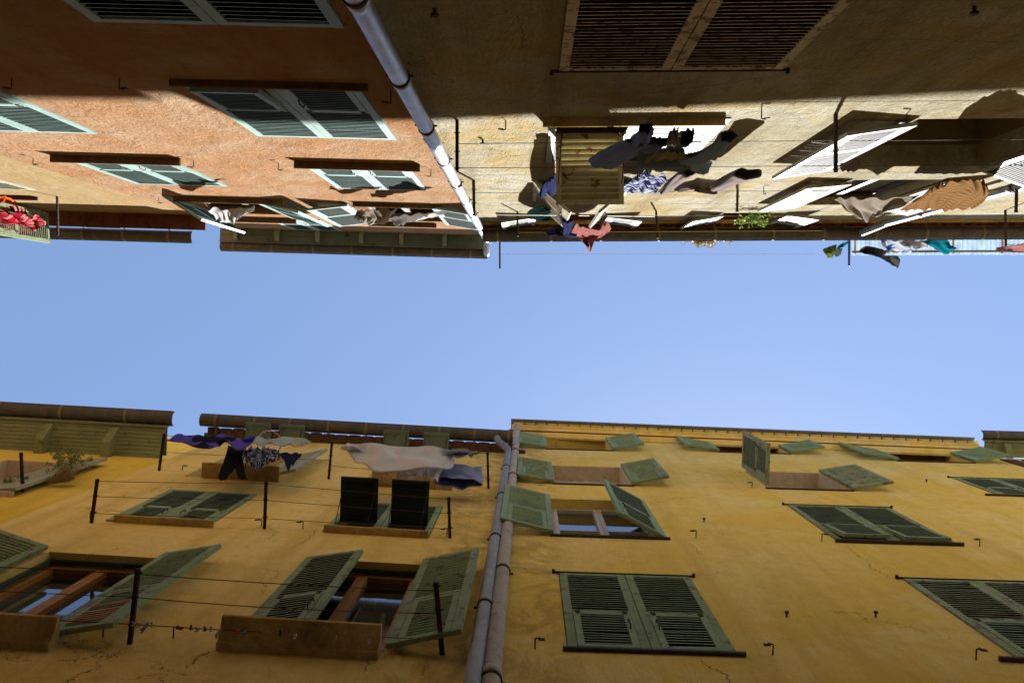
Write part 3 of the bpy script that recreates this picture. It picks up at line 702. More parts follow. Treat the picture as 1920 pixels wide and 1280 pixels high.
pA = post(fB1, 243, 1206, 260, 1065, 'rusty iron bar in front of the shutter with orange slats')
pB = post(fB1, 830, 1226, 817, 1092, 'rusty iron bar before the right shutter of the lower casement window', wd_=.016)
pC = post(fB1, 171, 980, 184, 897, 'iron bar left of the closed shutters with a plain sill')
pD = post(fB1, 496, 991, 499, 902, 'iron bar between the closed shutters and the two black flaps')
pE = post(fB1, 844, 1008, 841, 932, 'iron bar just right of the two black flaps')
pF = post(fB1, 298, 882, 309, 812, 'iron bar holding the left end of the purple cloth')
pG = post(fB1, 616, 898, 623, 827, 'iron bar between the purple cloth and the pink white sheet')
pH = post(fB1, 916, 916, 914, 847, 'iron bar between the blue trousers and the drainpipes')
pI = post(fB0, 43, 922, 38, 848, 'brown iron bar beside the basket plant')
qA = post(fTR, 857, 225, 857, 320, 'dark iron bar beside the shiny drainpipe with a wire tied to it')
qB = post(fTR, 888, 338, 889, 406, 'iron bar close to the shiny drainpipe, higher than the one with the tied wire', wd_=.018)
qC = post(fTR, 1567, 214, 1567, 323, 'brown iron bar crossing the white louvred shutter')
qD = post(fTR, 1383, 358, 1382, 398, 'short iron bar under the dark brown trousers')
qE = post(fTR, 1230, 396, 1233, 447, 'iron bar right of the red striped shirt')
qF = post(fTR, 970, 397, 971, 443, 'iron bar below the small white shutter near the drainpipe top')
qG = post(fTR, 1885, 394, 1886, 462, 'iron bar at the left end of the red striped cloth')
qH = post(fTR, 1907, 331, 1905, 399, 'iron bar above the slanting grey drainpipe at the right edge')
qI = post(fL0, 107, 368, 108, 441, 'rusty orange iron bar beside the red cloth')
free_post(fTR, 937, 455, 504, 17.3, 'dark bar sticking out over the gutter into the blue sky beside the drainpipe', 'iron')
free_post(fTR, 1587, 455, 499, 17.3, 'blue bar sticking out over the gutter into the sky beside the corrugated roof', 'bluesteel')
nm = ['outer', 'middle', 'inner']
for k, (q, sg) in enumerate(((.93,.03),(.62,.05),(.26,.02))):
    wire(fB1.P(pA.u-3.4, pA.h, pA.o*q), pA.at(q), '%s brown wire running left from the bar at the orange slatted shutter' % nm[k], sg)
    lowline = wire(pA.at(q), pB.at(q-.05), ['outer brown wire crossing the open casement window', 'middle brown wire crossing the open casement window','inner wire carrying coloured clothes pegs below the open casement window'][k], sg*1.3)
for k, q in enumerate((.95,.6,.22)):
    wire(pC.at(q), pD.at(q), '%s wire over the closed shutters between the two iron bars' % nm[k], .02, .0028)
    wire(pD.at(q), pE.at(q), '%s wire passing the two black flaps' % nm[k], .02, .0028)
wire(pF.at(.95), pG.at(.95), 'outer wire carrying the purple cloth and the black leggings', .03)
wire(pF.at(.5), pG.at(.5), 'inner wire behind the purple cloth', .03)
wire(pG.at(.95), pH.at(.95), 'outer wire carrying the pink white sheet', .03)
wire(pG.at(.35), pH.at(.3), 'inner wire carrying the pair of blue trousers', .03)
l1 = wire(qA.at(.47), fTR.P(9, qA.h, qA.o*.47), 'inner green wire from the bar at the shiny drainpipe across the grey wall', .02, .003)
l2 = wire(qA.at(.95), fTR.P(9, qA.h, qA.o*.98), 'outer wire from the bar at the shiny drainpipe past the blue shirt', .02, .003)
wire(qB.at(.35), fTR.P(10, qB.h, qB.o*.35), 'wire under the dark trousers on the grey wall', .02, .003)
wire(qB.at(.95), qE.at(.2), 'thin wire between the beige flap and the bar near the drainpipe top', .02, .003)
wire(qF.at(.85), fTR.P(fTR.uh(1530,437,.33)[0], qF.h, .33), 'yellow line carrying the red striped shirt under the gutter', .01, .005, 'cordyellow')
wire(qF.at(.15), fTR.P(fTR.uh(1500,412,.1)[0], qF.h, .1), 'faint yellow line close to the wall below the gutter', .01, .0035, 'cordyellow')
wire(fTR.P((937-VPX)/F*17.3+.85, 17.31, .47), fTR.P((1525-VPX)/F*17.3+.85, 17.31, .50), 'thin white line against the blue sky', .0, .003, 'cordwhite')
wire(qG.at(.95), fTR.P(qG.u+2.5, qG.h, qG.o*.9), 'bright green line at the right edge under the gutter', .01, .006, 'cordgreen')

# ------------------------------------------------------------------ clothes pegs
PEG = {'blue':(.03,.09,.22,1),'green':(.05,.35,.12,1),'pink':(.6,.2,.2,1),'wooden':(.5,.33,.2,1),'white':(.6,.58,.55,1),'purple':(.12,.09,.22,1),'lime':(.35,.6,.1,1),'teal':(.03,.3,.3,1),'red':(.5,.06,.05,1),'navy':(.02,.03,.08,1)}
for k_, v_ in PEG.items(): X['peg_'+k_] = plain(k_+' peg plastic', v_, .4, .5)
def peg(p, col, label, tilt, group):
    p = Vector(p); mb = MB(); a = tilt
    dx = Vector((math.cos(a), 0, 0)); up = Vector((math.sin(a)*.5, -.55*math.sin(a*3), -1)).normalized(); s = Vector((1,0,0)) - up*up.x; s.normalize(); t = up.cross(s)
    for sg in (-1, 1):
        b0 = p + t*.004*sg - up*.02; b1 = p + t*.012*sg + up*.055
        pts = []
        for c_, th_ in ((b0, .003), (b1, .0035)):
            pts += [c_ - s*.006 - t*th_, c_ + s*.006 - t*th_, c_ + s*.006 + t*th_, c_ - s*.006 + t*th_]
        mb.box8(pts)
    mb.tube([p+up*.015 - s*.008, p+up*.015 + s*.008], .006, 6)
    tag(mb.build('clothes_peg', X['peg_'+col], None, origin=p), label, 'clothes peg', group)
ordn = ['first','second','third','fourth','fifth','sixth','seventh','eighth','ninth','tenth','eleventh','twelfth','thirteenth','fourteenth','fifteenth','sixteenth','seventeenth']
def on_line(q, px):
    fc = fB1; o = pA.o*q; u = fc.uh(px, proj(pA.at(q))[1], o)[0]
    t = (u-pA.u)/(pB.u-pA.u); sag = .026*4*t*(1-t) if 0 < t < 1 else .01
    return fc.P(u, pA.h - sag, o)
for i, (px, c_) in enumerate(((4,'navy'),(15,'wooden'),(31,'green'),(62,'navy'),(79,'lime'),(92,'pink'),(100,'blue'))):
    peg(on_line(.26, px), c_, '%s clothes peg, %s from the left end over the left sill' % (c_, ordn[i]), random.uniform(-.6,.6), 'clothes pegs over the left sill')
for i, (px, c_) in enumerate(((252,'wooden'),(263,'pink'),(277,'purple'),(289,'wooden'),(368,'blue'),(381,'wooden'),(396,'navy'),(408,'white'),(424,'wooden'),(459,'red'),(474,'teal'),(495,'pink'),(541,'navy'),(551,'pink'),(570,'white'),(590,'purple'),(645,'lime'))):
    peg(on_line(.26, px), c_, '%s clothes peg, %s to the right of the rusty bar by the orange slats' % (c_, ordn[i]), random.uniform(-.7,.7), 'clothes pegs between the rusty bars')
peg(on_line(.24, 657), 'pink', 'pink clothes peg next to the lime one over the wide sill', .3, 'clothes pegs between the rusty bars')
peg(on_line(.24, 707), 'white', 'white clothes peg nearest the right end of the wide sill', .2, 'clothes pegs between the rusty bars')

# ------------------------------------------------------------------ laundry
def resample(pts, n):
    pts = [Vector(p) for p in pts]; L_ = [0]
    for i in range(1, len(pts)): L_.append(L_[-1] + (pts[i]-pts[i-1]).length)
    out = []
    for k in range(n):
        d = L_[-1]*k/(n-1); i = 1
        while i < len(pts)-1 and L_[i] < d: i += 1
        t = (d-L_[i-1])/max(1e-6, L_[i]-L_[i-1]); p0 = pts[max(i-2,0)]; p1 = pts[i-1]; p2 = pts[i]; p3 = pts[min(i+1,len(pts)-1)]
        out.append(.5*((2*p1) + (p2-p0)*t + (2*p0-5*p1+4*p2-p3)*t*t + (3*p1-p0-3*p2+p3)*t**3) if len(pts) > 2 else p1.lerp(p2, t))
    return out
def cloth(name, fc, rows, mat, label, cat, group=None, folds=(.03, 5), nu=46, nv=28, seed=1, thick=.004):
    """rows: (distance off the wall, [(px, py), ...]) from the pegged edge to the free hem"""
    rnd = random.Random(seed); W = []
    for o, pts in rows:
        line = []
        for p in pts:
            oo = o + (p[2] if len(p) > 2 else 0)
            u, h = fc.uh(p[0], p[1], oo); line.append(fc.P(u, h, oo))
        W.append(resample(line, nu))
    cols = [resample([W[r][i] for r in range(len(rows))], nv) for i in range(nu)]
    ph = [rnd.uniform(0, 6.3) for _ in range(6)]
    A, K = folds; vs = []
    for j in range(nv):
        for i in range(nu):
            s_, t_ = i/(nu-1), j/(nv-1)
            d = A*(.25+.75*t_)*(math.sin(K*6.283*s_ + ph[0] + 1.3*t_) + .5*math.sin(K*1.7*6.283*s_ + ph[1] - 2.5*t_) + .35*math.sin(9*t_+ph[2]+4*s_))
            dh = A*.35*(math.sin(K*5*s_ + ph[3] + 3*t_) + .5*math.sin(K*11*s_+ph[4]))*t_
            q_ = mnoise.noise(Vector((s_*K*2.2+seed*3, t_*2.2, seed))); q_ = (abs(q_)**.7)*(1 if q_ > 0 else -1)
            vs.append(cols[i][j] + fc.n*(d*.55 + A*1.3*q_) + Vector((0,0,dh*.6 + A*.8*q_)) + fc.d*dh*.3)
    me = bpy.data.meshes.new(name); org = vs[0].copy()
    me.from_pydata([v-org for v in vs], [], [(j*nu+i, j*nu+i+1, (j+1)*nu+i+1, (j+1)*nu+i) for j in range(nv-1) for i in range(nu-1)])
    for p in me.polygons: p.use_smooth = True
    me.materials.append(X[mat]); ob = bpy.data.objects.new(name, me); sc.collection.objects.link(ob); ob.location = org
    so_ = ob.modifiers.new('thickness', 'SOLIDIFY'); so_.thickness = thick; so_.offset = 0
    ob['_o'] = tuple(org); tag(ob, label, cat, group); return ob
from mathutils import noise as mnoise
def tubes(name, fc, parts, mat, label, cat, group, seed=1, nu=32, nv=18, amp=.013):
    """hollow garment: parts = lists of rings (px, py, distance off the wall, half width, half depth)"""
    rnd = random.Random(seed); vs = []; fs = []
    for rings in parts:
        cs = []
        for r in rings:
            u, h = fc.uh(r[0], r[1], r[2]); p = fc.P(u, h, r[2]); cs.append((p.x, p.y, p.z, r[3], r[4]))
        k0 = len(vs); so = rnd.uniform(0, 50)
        for j in range(nv):
            t = j/(nv-1)*(len(cs)-1); i = min(int(t), len(cs)-2); t -= i; c0, c1 = cs[i], cs[i+1]; t2_ = t
            c = [c0[k]*(1-t2_)+c1[k]*t2_ for k in range(5)]; ax = (Vector(cs[min(i+1,len(cs)-1)][:3]) - Vector(cs[i][:3])).normalized()
            e1 = fc.d - ax*ax.dot(fc.d)
            if e1.length < .5: e1 = fc.n - ax*ax.dot(fc.n)
            e1.normalize(); e2 = ax.cross(e1).normalized()
            for q in range(nu):
                a = 6.28319*q/nu; pt = Vector(c[:3]) + e1*math.cos(a)*c[3] + e2*math.sin(a)*c[4]
                w_ = mnoise.noise(Vector((math.cos(a)*2.1+so, math.sin(a)*2.1, j*.13)))*1.6 + .6*math.sin(5*a+so+j*.25)*.6
                vs.append(pt + (e1*math.cos(a)+e2*math.sin(a))*amp*w_ + ax*amp*.8*math.sin(2*a+so)*(1 if j in (0, nv-1) else .3))
        for j in range(nv-1):
            for q in range(nu):
                q2 = (q+1) % nu; fs.append([k0+j*nu+q, k0+j*nu+q2, k0+(j+1)*nu+q2, k0+(j+1)*nu+q])
    me = bpy.data.meshes.new(name); org = vs[0].copy(); me.from_pydata([v-org for v in vs], [], fs)
    for p in me.polygons: p.use_smooth = True
    me.materials.append(X[mat]); ob = bpy.data.objects.new(name, me); sc.collection.objects.link(ob); ob.location = org
    m_ = ob.modifiers.new('thickness', 'SOLIDIFY'); m_.thickness = .005; m_.offset = 0
    ob['_o'] = tuple(org); tag(ob, label, cat, group); return ob
X['denim'] = cloth_mat('blue denim', (.20,.25,.45,1), trans=.3)
X['denimpale'] = cloth_mat('washed denim', (.27,.33,.56,1), (.16,.2,.4,1), 'blotch', .5, trans=.1)
X['navy'] = cloth_mat('navy cotton', (.022,.028,.075,1), trans=.05)
X['paledenim'] = cloth_mat('pale blue cotton', (.30,.38,.50,1), trans=.3)
X['greybrown'] = cloth_mat('grey brown cloth', (.24,.205,.20,1), trans=.25)
X['darkpattern'] = cloth_mat('dark blue white print', (.02,.022,.06,1), (.30,.33,.45,1), 'blotch', 1.2, trans=.1)
X['redstripe'] = cloth_mat('red striped cloth', (.20,.02,.025,1), (.36,.20,.17,1), 'stripe', 2.6, trans=.2)
X['red'] = cloth_mat('crimson cloth', (.20,.006,.016,1), (.34,.12,.11,1), 'blotch', .5, trans=.25)
X['orange'] = cloth_mat('orange cloth', (.55,.08,.01,1), (.5,.2,.12,1), 'blotch', .8)
X['black'] = cloth_mat('black cloth', (.012,.012,.016,1), trans=0)
X['darkgreenc'] = cloth_mat('dark green cloth', (.006,.016,.015,1), trans=.05)
X['cream'] = cloth_mat('cream cloth', (.30,.265,.215,1), trans=.3)
X['whitec'] = cloth_mat('white cloth', (.50,.50,.51,1), trans=.35)
X['pinkwhite'] = cloth_mat('pinkish white sheet', (.76,.77,.84,1), (.74,.66,.70,1), 'blotch', .25, trans=.3)
X['brown'] = cloth_mat('brown blanket', (.16,.085,.032,1), (.21,.12,.055,1), 'stripe', .35, trans=.25)
X['purple'] = cloth_mat('purple cloth', (.12,.09,.50,1), (.02,.02,.05,1), 'blotch', .35, trans=.1)
X['lightblue'] = cloth_mat('light blue towel', (.45,.58,.66,1), (.6,.52,.38,1), 'blotch', .5, trans=.25)
X['pattern'] = cloth_mat('busy black blue print', (.02,.025,.06,1), (.45,.5,.6,1), 'blotch', 3, trans=.1)
X['turq'] = cloth_mat('turquoise cloth', (.006,.17,.22,1), trans=.3)
X['limec'] = cloth_mat('olive lime cloth', (.12,.17,.03,1), trans=.3)
X['greyc'] = cloth_mat('dark grey cloth', (.045,.048,.046,1), trans=.1)
X['printwhite'] = cloth_mat('white blue print', (.5,.52,.56,1), (.02,.09,.4,1), 'blotch', .6, trans=.35)
T = fTR
GG = 'laundry on the grey building'
tubes('shirt', T, [[(1130,305,.43,.12,.05),(1150,294,.44,.14,.05),(1180,278,.47,.13,.045),(1204,264,.5,.10,.03)], [(1196,268,.5,.06,.03),(1208,254,.52,.05,.03),(1213,241,.53,.045,.03)], [(1204,280,.48,.05,.03),(1224,275,.49,.045,.03),(1239,267,.5,.04,.03)]], 'denim', 'blue shirt blowing from the outer wire next to the beige propped flap', 'shirt', GG, 1)
tubes('trousers', T, [[(1196,300,.42,.06,.05),(1240,300,.43,.09,.05),(1285,300,.44,.09,.06),(1318,311,.45,.08,.07)], [(1290,300,.46,.07,.04),(1322,292,.48,.06,.04),(1348,274,.5,.055,.035),(1366,255,.52,.05,.035)]], 'paledenim', 'pale blue trousers on the outer wire with one leg blown upwards', 'trousers', GG, 2)
cloth('pillowcase', T, [(.42,[(1205,314),(1245,308),(1296,314)]),(.45,[(1210,300),(1250,298),(1300,300)]),(.48,[(1222,288),(1260,286),(1296,292)])], 'cream', 'cream cloth panel pegged between the blue shirt and the pale blue leg', 'pillowcase', GG, (.015,4), seed=2)
tubes('trousers', T, [[(1243,360,.18,.05,.04),(1264,342,.22,.075,.04),(1290,322,.26,.08,.04)], [(1270,352,.2,.06,.05),(1305,346,.22,.075,.05),(1342,352,.24,.08,.06)], [(1338,352,.24,.08,.05),(1372,338,.28,.10,.05),(1403,326,.32,.13,.05)]], 'greybrown', 'dark brown trousers blown sideways on the second wire', 'trousers', GG, 3)
tubes('shorts', T, [[(1030,436,.33,.06,.05),(1052,434,.35,.10,.06),(1074,440,.36,.08,.05)], [(1060,436,.35,.07,.05),(1064,424,.37,.07,.05),(1064,410,.38,.06,.05)]], 'navy', 'navy shorts on the yellow line beside the red striped shirt', 'shorts', GG, 4)
cloth('sock', T, [(.21,[(1250,272),(1262,274),(1272,270)]),(.23,[(1250,262),(1262,264),(1270,258)]),(.24,[(1256,248),(1262,244),(1272,240)])], 'greybrown', 'grey brown sock pegged on the green wire before the white shutter', 'sock', 'socks on the green wire', (.015,2), 14, 10, seed=4)
cloth('sock', T, [(.21,[(1276,272),(1288,276),(1300,262)]),(.23,[(1276,262),(1290,262),(1302,252)]),(.25,[(1282,246),(1292,242),(1300,244)])], 'black', 'black sock pegged on the green wire right of the grey brown one', 'sock', 'socks on the green wire', (.015,2), 14, 10, seed=5)
cloth('shirt', T, [(.16,[(1010,372),(1030,368),(1056,366)]),(.22,[(1014,356),(1032,348),(1056,350)]),(.26,[(1030,338),(1040,326),(1054,322)])], 'navy', 'navy shirt with white edge hanging left of the beige propped flap', 'shirt', 'laundry on the grey building', (.03,2), seed=6)
cloth('shirt', T, [(.16,[(1165,360),(1200,361),(1228,360)]),(.22,[(1168,345),(1200,344),(1245,342)]),(.26,[(1192,334),(1212,320),(1256,338)])], 'darkpattern', 'dark blue and white shirt just right of the beige propped flap', 'shirt', 'laundry on the grey building', (.03,3), seed=7)
cloth('cardigan', T, [(.16,[(984,404),(1000,412),(1024,418)]),(.2,[(992,396),(1010,400),(1034,408)]),(.24,[(1010,389),(1026,390),(1050,397)])], 'darkgreenc', 'dark green cardigan bundle under the navy shirt', 'cardigan', 'laundry on the grey building', (.02,2), 20, 14, seed=9)
cloth('striped_shirt', T, [(.34,[(1068,440),(1095,448),(1125,444),(1146,430)]),(.36,[(1074,430),(1095,436),(1125,438),(1142,420)]),(.38,[(1080,420),(1100,428),(1124,428),(1138,418)])], 'redstripe', 'red and cream striped shirt on the yellow line under the gutter', 'shirt', 'laundry on the grey building', (.02,3), 26, 12, seed=11)
cloth('shirt_tail', T, [(.34,[(1084,444),(1100,446),(1124,440)]),(.42,[(1094,456),(1104,456),(1116,450)]),(.50,[(1100,462),(1106,474),(1110,464)])], 'redstripe', 'red striped cloth tail blown out over the gutter edge against the sky', 'cloth', 'laundry on the grey building', (.01,2), 14, 10, seed=12)
cloth('white_shirt', T, [(.33,[(1559,370),(1600,372),(1650,371),(1725,368)]),(.37,[(1575,384),(1615,390),(1660,384),(1700,382)]),(.40,[(1592,396),(1620,404),(1650,398),(1672,388)]),(.42,[(1606,406),(1622,412),(1640,404),(1655,396)])], 'cream', 'cream white shirt billowing below the wire left of the brown blanket', 'shirt', 'laundry on the grey building', (.03,4), 36, 20, seed=13)
cloth('blanket', T, [(.33,[(1688,394),(1735,394),(1780,394),(1822,391)]),(.38,[(1706,382),(1745,372),(1800,372),(1845,376)]),(.44,[(1730,366),(1765,352),(1812,350),(1853,362)]),(.48,[(1748,354),(1778,342),(1815,336),(1848,344)])], 'brown', 'large brown blanket billowing over the slanting grey drainpipe', 'blanket', 'laundry on the grey building', (.025,6), 60, 30, seed=14)
cloth('small_garment', T, [(.43,[(1573,317),(1590,322),(1608,318),(1627,318)]),(.46,[(1578,313),(1592,312),(1606,308),(1620,312)]),(.5,[(1592,308),(1600,303),(1606,298),(1614,302)])], 'greybrown', 'small crumpled brown garment on the outer wire beside the long iron bar', 'garment', None, (.012,3), 20, 10, seed=15)
# laundry on the roof terrace above the gutter (17.4 m up)
def skycloth(name, rows, mat, label, cat, seed, folds=(.02,2)): return cloth(name, T, rows, mat, label, cat, 'laundry over the roof edge', folds, 22, 14, seed)
skycloth('cloth', [(.40,[(1541,468),(1556,462),(1569,458)]),(.50,[(1545,472),(1558,472),(1566,470)]),(.58,[(1553,484),(1557,484),(1561,482)])], 'limec', 'olive green cloth against the sky left of the blue bar', 'cloth', 21, (.01,2))
skycloth('cloth', [(.36,[(1568,464),(1580,456),(1592,450)]),(.4,[(1570,468),(1582,462),(1590,456)])], 'turq', 'small teal cloth touching the top of the blue bar', 'cloth', 22, (.01,2))
skycloth('cloth', [(.45,[(1560,468),(1570,466),(1580,466)]),(.52,[(1566,480),(1570,481),(1576,478)])], 'greyc', 'small grey cloth beside the olive green one', 'cloth', 23, (.005,2))
skycloth('sweater', [(.42,[(1610,470),(1622,462),(1645,464),(1664,472),(1684,480)]),(.50,[(1616,474),(1634,476),(1652,480),(1668,488),(1688,488)]),(.56,[(1626,477),(1640,479),(1658,488),(1672,496),(1684,503)])], 'greyc', 'dark grey sweater hanging out over the corrugated roof edge', 'sweater', 24, (.012,3))
skycloth('print_shirt', [(.32,[(1652,450),(1668,452),(1690,452)]),(.40,[(1656,462),(1672,466),(1705,462)]),(.46,[(1670,474),(1690,475),(1710,474)])], 'printwhite', 'white shirt with blue print behind the dark grey sweater', 'shirt', 25)
skycloth('white_cloth', [(.32,[(1678,450),(1700,450),(1728,451)]),(.38,[(1690,458),(1712,460),(1738,457)]),(.44,[(1704,462),(1720,466),(1740,466)])], 'whitec', 'plain greyish white cloth right of the blue printed shirt', 'cloth', 26)
skycloth('turquoise_towel', [(.32,[(1728,450),(1752,450),(1778,450)]),(.40,[(1745,462),(1762,462),(1784,462)]),(.46,[(1766,474),(1776,476),(1795,466)])], 'turq', 'turquoise towel flapping over the gutter against the corrugated roof', 'towel', 27)
skycloth('striped_cloth', [(.36,[(1868,464),(1890,462),(1925,455)]),(.46,[(1868,477),(1895,477),(1930,478)])], 'redstripe', 'crimson striped cloth at the right edge below the gutter', 'cloth', 28)
# pink building laundry
cloth('white_laundry', fTL, [(.28,[(385,390),(410,392),(440,392),(478,390)]),(.32,[(398,402),(418,406),(440,402),(470,398)]),(.36,[(404,410),(418,418),(436,418),(450,404)])], 'whitec', 'white washing hanging in front of the half open mint shutter', 'washing', 'laundry on the pink building', (.03,4), seed=31)
cloth('beige_laundry', fTL, [(.22,[(668,398),(700,392),(735,394),(745,390)]),(.28,[(664,406),(690,408),(715,406),(732,402)]),(.34,[(676,412),(690,422),(716,418),(728,412)])], 'cream', 'beige crumpled garment left of the long white one under the boarded eave', 'garment', 'laundry on the pink building', (.03,4), seed=32)
cloth('long_laundry', fTL, [(.22,[(728,408),(760,404),(795,400),(842,394)]),(.28,[(732,414),(756,412),(795,408),(826,402)]),(.34,[(738,420),(746,423),(780,412),(806,404)])], 'whitec', 'long white cloth strip stretched towards the mint shutter near the drainpipe', 'cloth', 'laundry on the pink building', (.02,4), seed=33)
cloth('dark_sock', fTL, [(.18,[(728,400),(742,402),(752,398)]),(.2,[(732,394),(742,393),(750,392)])], 'black', 'dark sock between the beige garment and the long white strip', 'sock', 'laundry on the pink building', (.01,2), 12, 8, seed=34)
# far left
cloth('red_cloth', fL0, [(.42,[(-20,424),(20,434),(58,437),(72,426)]),(.40,[(-20,412),(20,414),(55,420),(87,418)]),(.42,[(-20,404),(20,398),(50,404),(70,402)])], 'red', 'crimson cloth blowing beside the rusty orange bar', 'cloth', 'laundry at the left edge', (.03,3), seed=41)
cloth('pink_cloth', fL0, [(.36,[(-20,386),(10,388),(30,386),(48,392)]),(.40,[(-20,396),(20,398),(40,406),(50,410)])], 'redstripe', 'pink patterned cloth above the crimson one', 'cloth', 'laundry at the left edge', (.02,3), seed=42)
cloth('orange_cloth', fL0, [(.28,[(-20,368),(10,368),(32,380)]),(.32,[(-20,382),(12,380),(28,384)])], 'orange', 'orange cloth at the left edge just above the window ledge', 'cloth', 'laundry at the left edge', (.015,3), 16, 10, seed=43)
# ochre building laundry (line of the top posts)
B = fB1
cloth('purple_cloth', B, [(.58,[(310,823),(340,816),(400,815),(440,820),(478,820)]),(.54,[(318,826),(345,825),(400,828),(445,828),(482,824)]),(.52,[(330,831),(360,834),(398,842),(420,828),(450,840),(480,828)])], 'purple', 'purple and black cloth with pale scribbles at the left end of the upper line', 'cloth', 'laundry on the ochre building', (.03,3), seed=51)
cloth('light_towel', B, [(.58,[(478,820),(510,822),(550,820),(584,826)]),(.54,[(476,828),(510,830),(550,830),(575,832)]),(.52,[(474,832),(510,834),(550,836),(566,834)])], 'lightblue', 'light blue towel right of the purple cloth', 'towel', 'laundry on the ochre building', (.02,3), seed=52)
cloth('black_leggings', B, [(.40,[(428,834),(440,836),(462,838)]),(.38,[(424,850),(438,852),(456,850)]),(.36,[(420,862),(434,866),(450,866)]),(.33,[(410,888),(424,892),(438,880)]),(.32,[(412,899),(424,898),(434,884)])], 'black', 'black leggings hanging lowest under the purple cloth', 'leggings', 'laundry on the ochre building', (.02,1), 20, 20, seed=53)
cloth('knee_sock', B, [(.38,[(430,852),(442,852),(456,846)]),(.35,[(438,866),(446,870),(456,866)]),(.32,[(446,894),(452,898),(463,900)])], 'black', 'long black sock with a blue cuff beside the leggings', 'sock', 'laundry on the ochre building', (.012,1), 14, 14, seed=54)
cloth('patterned_clothes', B, [(.42,[(452,844),(475,838),(500,840),(524,846)]),(.40,[(456,858),(475,856),(500,858),(526,856)]),(.38,[(458,866),(475,876),(492,868),(520,862)])], 'pattern', 'bunch of small black and blue patterned clothes below the plastic ring', 'clothes', 'laundry on the ochre building', (.04,5), seed=55)
cloth('navy_garment', B, [(.42,[(522,850),(540,848),(566,850)]),(.40,[(530,858),(545,858),(562,856)]),(.38,[(536,872),(542,880),(552,866)])], 'navy', 'navy garment right of the patterned clothes', 'garment', 'laundry on the ochre building', (.02,2), 18, 12, seed=56)
ring = MB(); cu, ch = B.uh(505, 830, .45); n = 24
ring.tube([B.P(cu+.16*math.cos(6.2832*i/n), ch+.02*math.sin(3*i), .45+.16*math.sin(6.2832*i/n)) for i in range(n+1)], .009, 6, cap=False)
for i in range(6):
    a = 6.2832*i/6; ring.tube([B.P(cu, ch+.15, .45), B.P(cu+.16*math.cos(a), ch, .45+.16*math.sin(a))], .003, 4)
X['ringp'] = plain('pale pink plastic', (.62,.45,.42,1), .4)
tag(ring.build('drying_ring', X['ringp'], None, origin=B.P(cu,ch,.45)), 'round pale pink plastic drying ring under the gutter above the patterned clothes', 'drying ring')
cloth('big_sheet', B, [(.60,[(638,840),(658,830),(700,834),(740,836),(800,838),(860,844),(895,842)]),(.52,[(640,842),(662,840),(700,852),(750,862),(800,860),(846,850),(868,856)]),(.46,[(644,844),(668,858),(700,876),(740,880),(790,878),(835,870),(850,858)]),(.42,[(650,846),(672,866),(702,884),(745,884),(800,882),(846,872),(852,862)])], 'pinkwhite', 'large pinkish white bed sheet sagging between the iron bars', 'bed sheet', 'laundry on the ochre building', (.03,3), 70, 34, seed=57)
cloth('sheet_corner', B, [(.40,[(744,882),(780,880),(820,872),(835,870)]),(.36,[(744,890),(775,892),(810,884),(824,888)]),(.34,[(742,895),(770,896),(800,894),(821,903)])], 'pinkwhite', 'lower corner of a pinkish sheet left of the blue trousers', 'bed sheet', 'laundry on the ochre building', (.02,4), 30, 14, seed=58)
cloth('cream_top', B, [(.58,[(846,840),(866,840),(885,846),(900,848)]),(.54,[(852,850),(870,852),(885,854),(896,852)])], 'cream', 'cream top at the right end of the sheet by the iron bar', 'top', 'laundry on the ochre building', (.02,2), 20, 10, seed=59)
tubes('blue_trousers', B, [[(864,874,.36,.26,.02),(864,886,.31,.27,.04),(862,896,.27,.27,.055),(860,905,.24,.28,.065)]], 'denimpale', 'blue trousers hanging beside the iron bar near the drainpipes', 'trousers', 'laundry on the ochre building', 5, 40, 16, .02)
# corrugated terrace roof
cr = MB(); hh = 17.9; u0 = (1590-VPX)/F*hh+.85; u1 = u0+6; k = 0; u = u0
while u < u1:
    a, b = u, u+.09
    for (p, q, hp, hq) in ((a, a+.045, hh, hh+.02), (a+.045, b, hh+.02, hh)):
        cr.box8([T.P(p,hp,-1.5),T.P(q,hq,-1.5),T.P(q,hq,.49),T.P(p,hp,.49),T.P(p,hp+.004,-1.5),T.P(q,hq+.004,-1.5),T.P(q,hq+.004,.49),T.P(p,hp+.004,.49)])
    u += .09
X['corr'] = cloth_mat('translucent corrugated plastic', (.55,.66,.75,1), rough=.4, trans=.5)
ce = empty('terrace_roof', T.P((u0+u1)/2, hh, 0), 'translucent corrugated plastic roof sticking out over the gutter at the right', 'canopy')
cr.build('corrugated_sheet', X['corr'], ce)
for i in range(7):
    fr = MB(); q = u0+.05+i*.95; fr.fbox(T, q, q+.03, -1.4, .46, hh-.05, hh-.006); fr.build('rafter', X['whitewin'], ce)
fr = MB(); fr.fbox(T, u0, u1, .40, .44, hh-.09, hh-.052); fr.build('crossbar', X['zinc2'], ce)
ob = MB()
for q in (u0+.1, u1-.1): ob.fbox(T, q, q+.06, -1.3, -1.24, 16.3, hh-.05)
ob.build('roof_leg', X['zinc2'], ce)

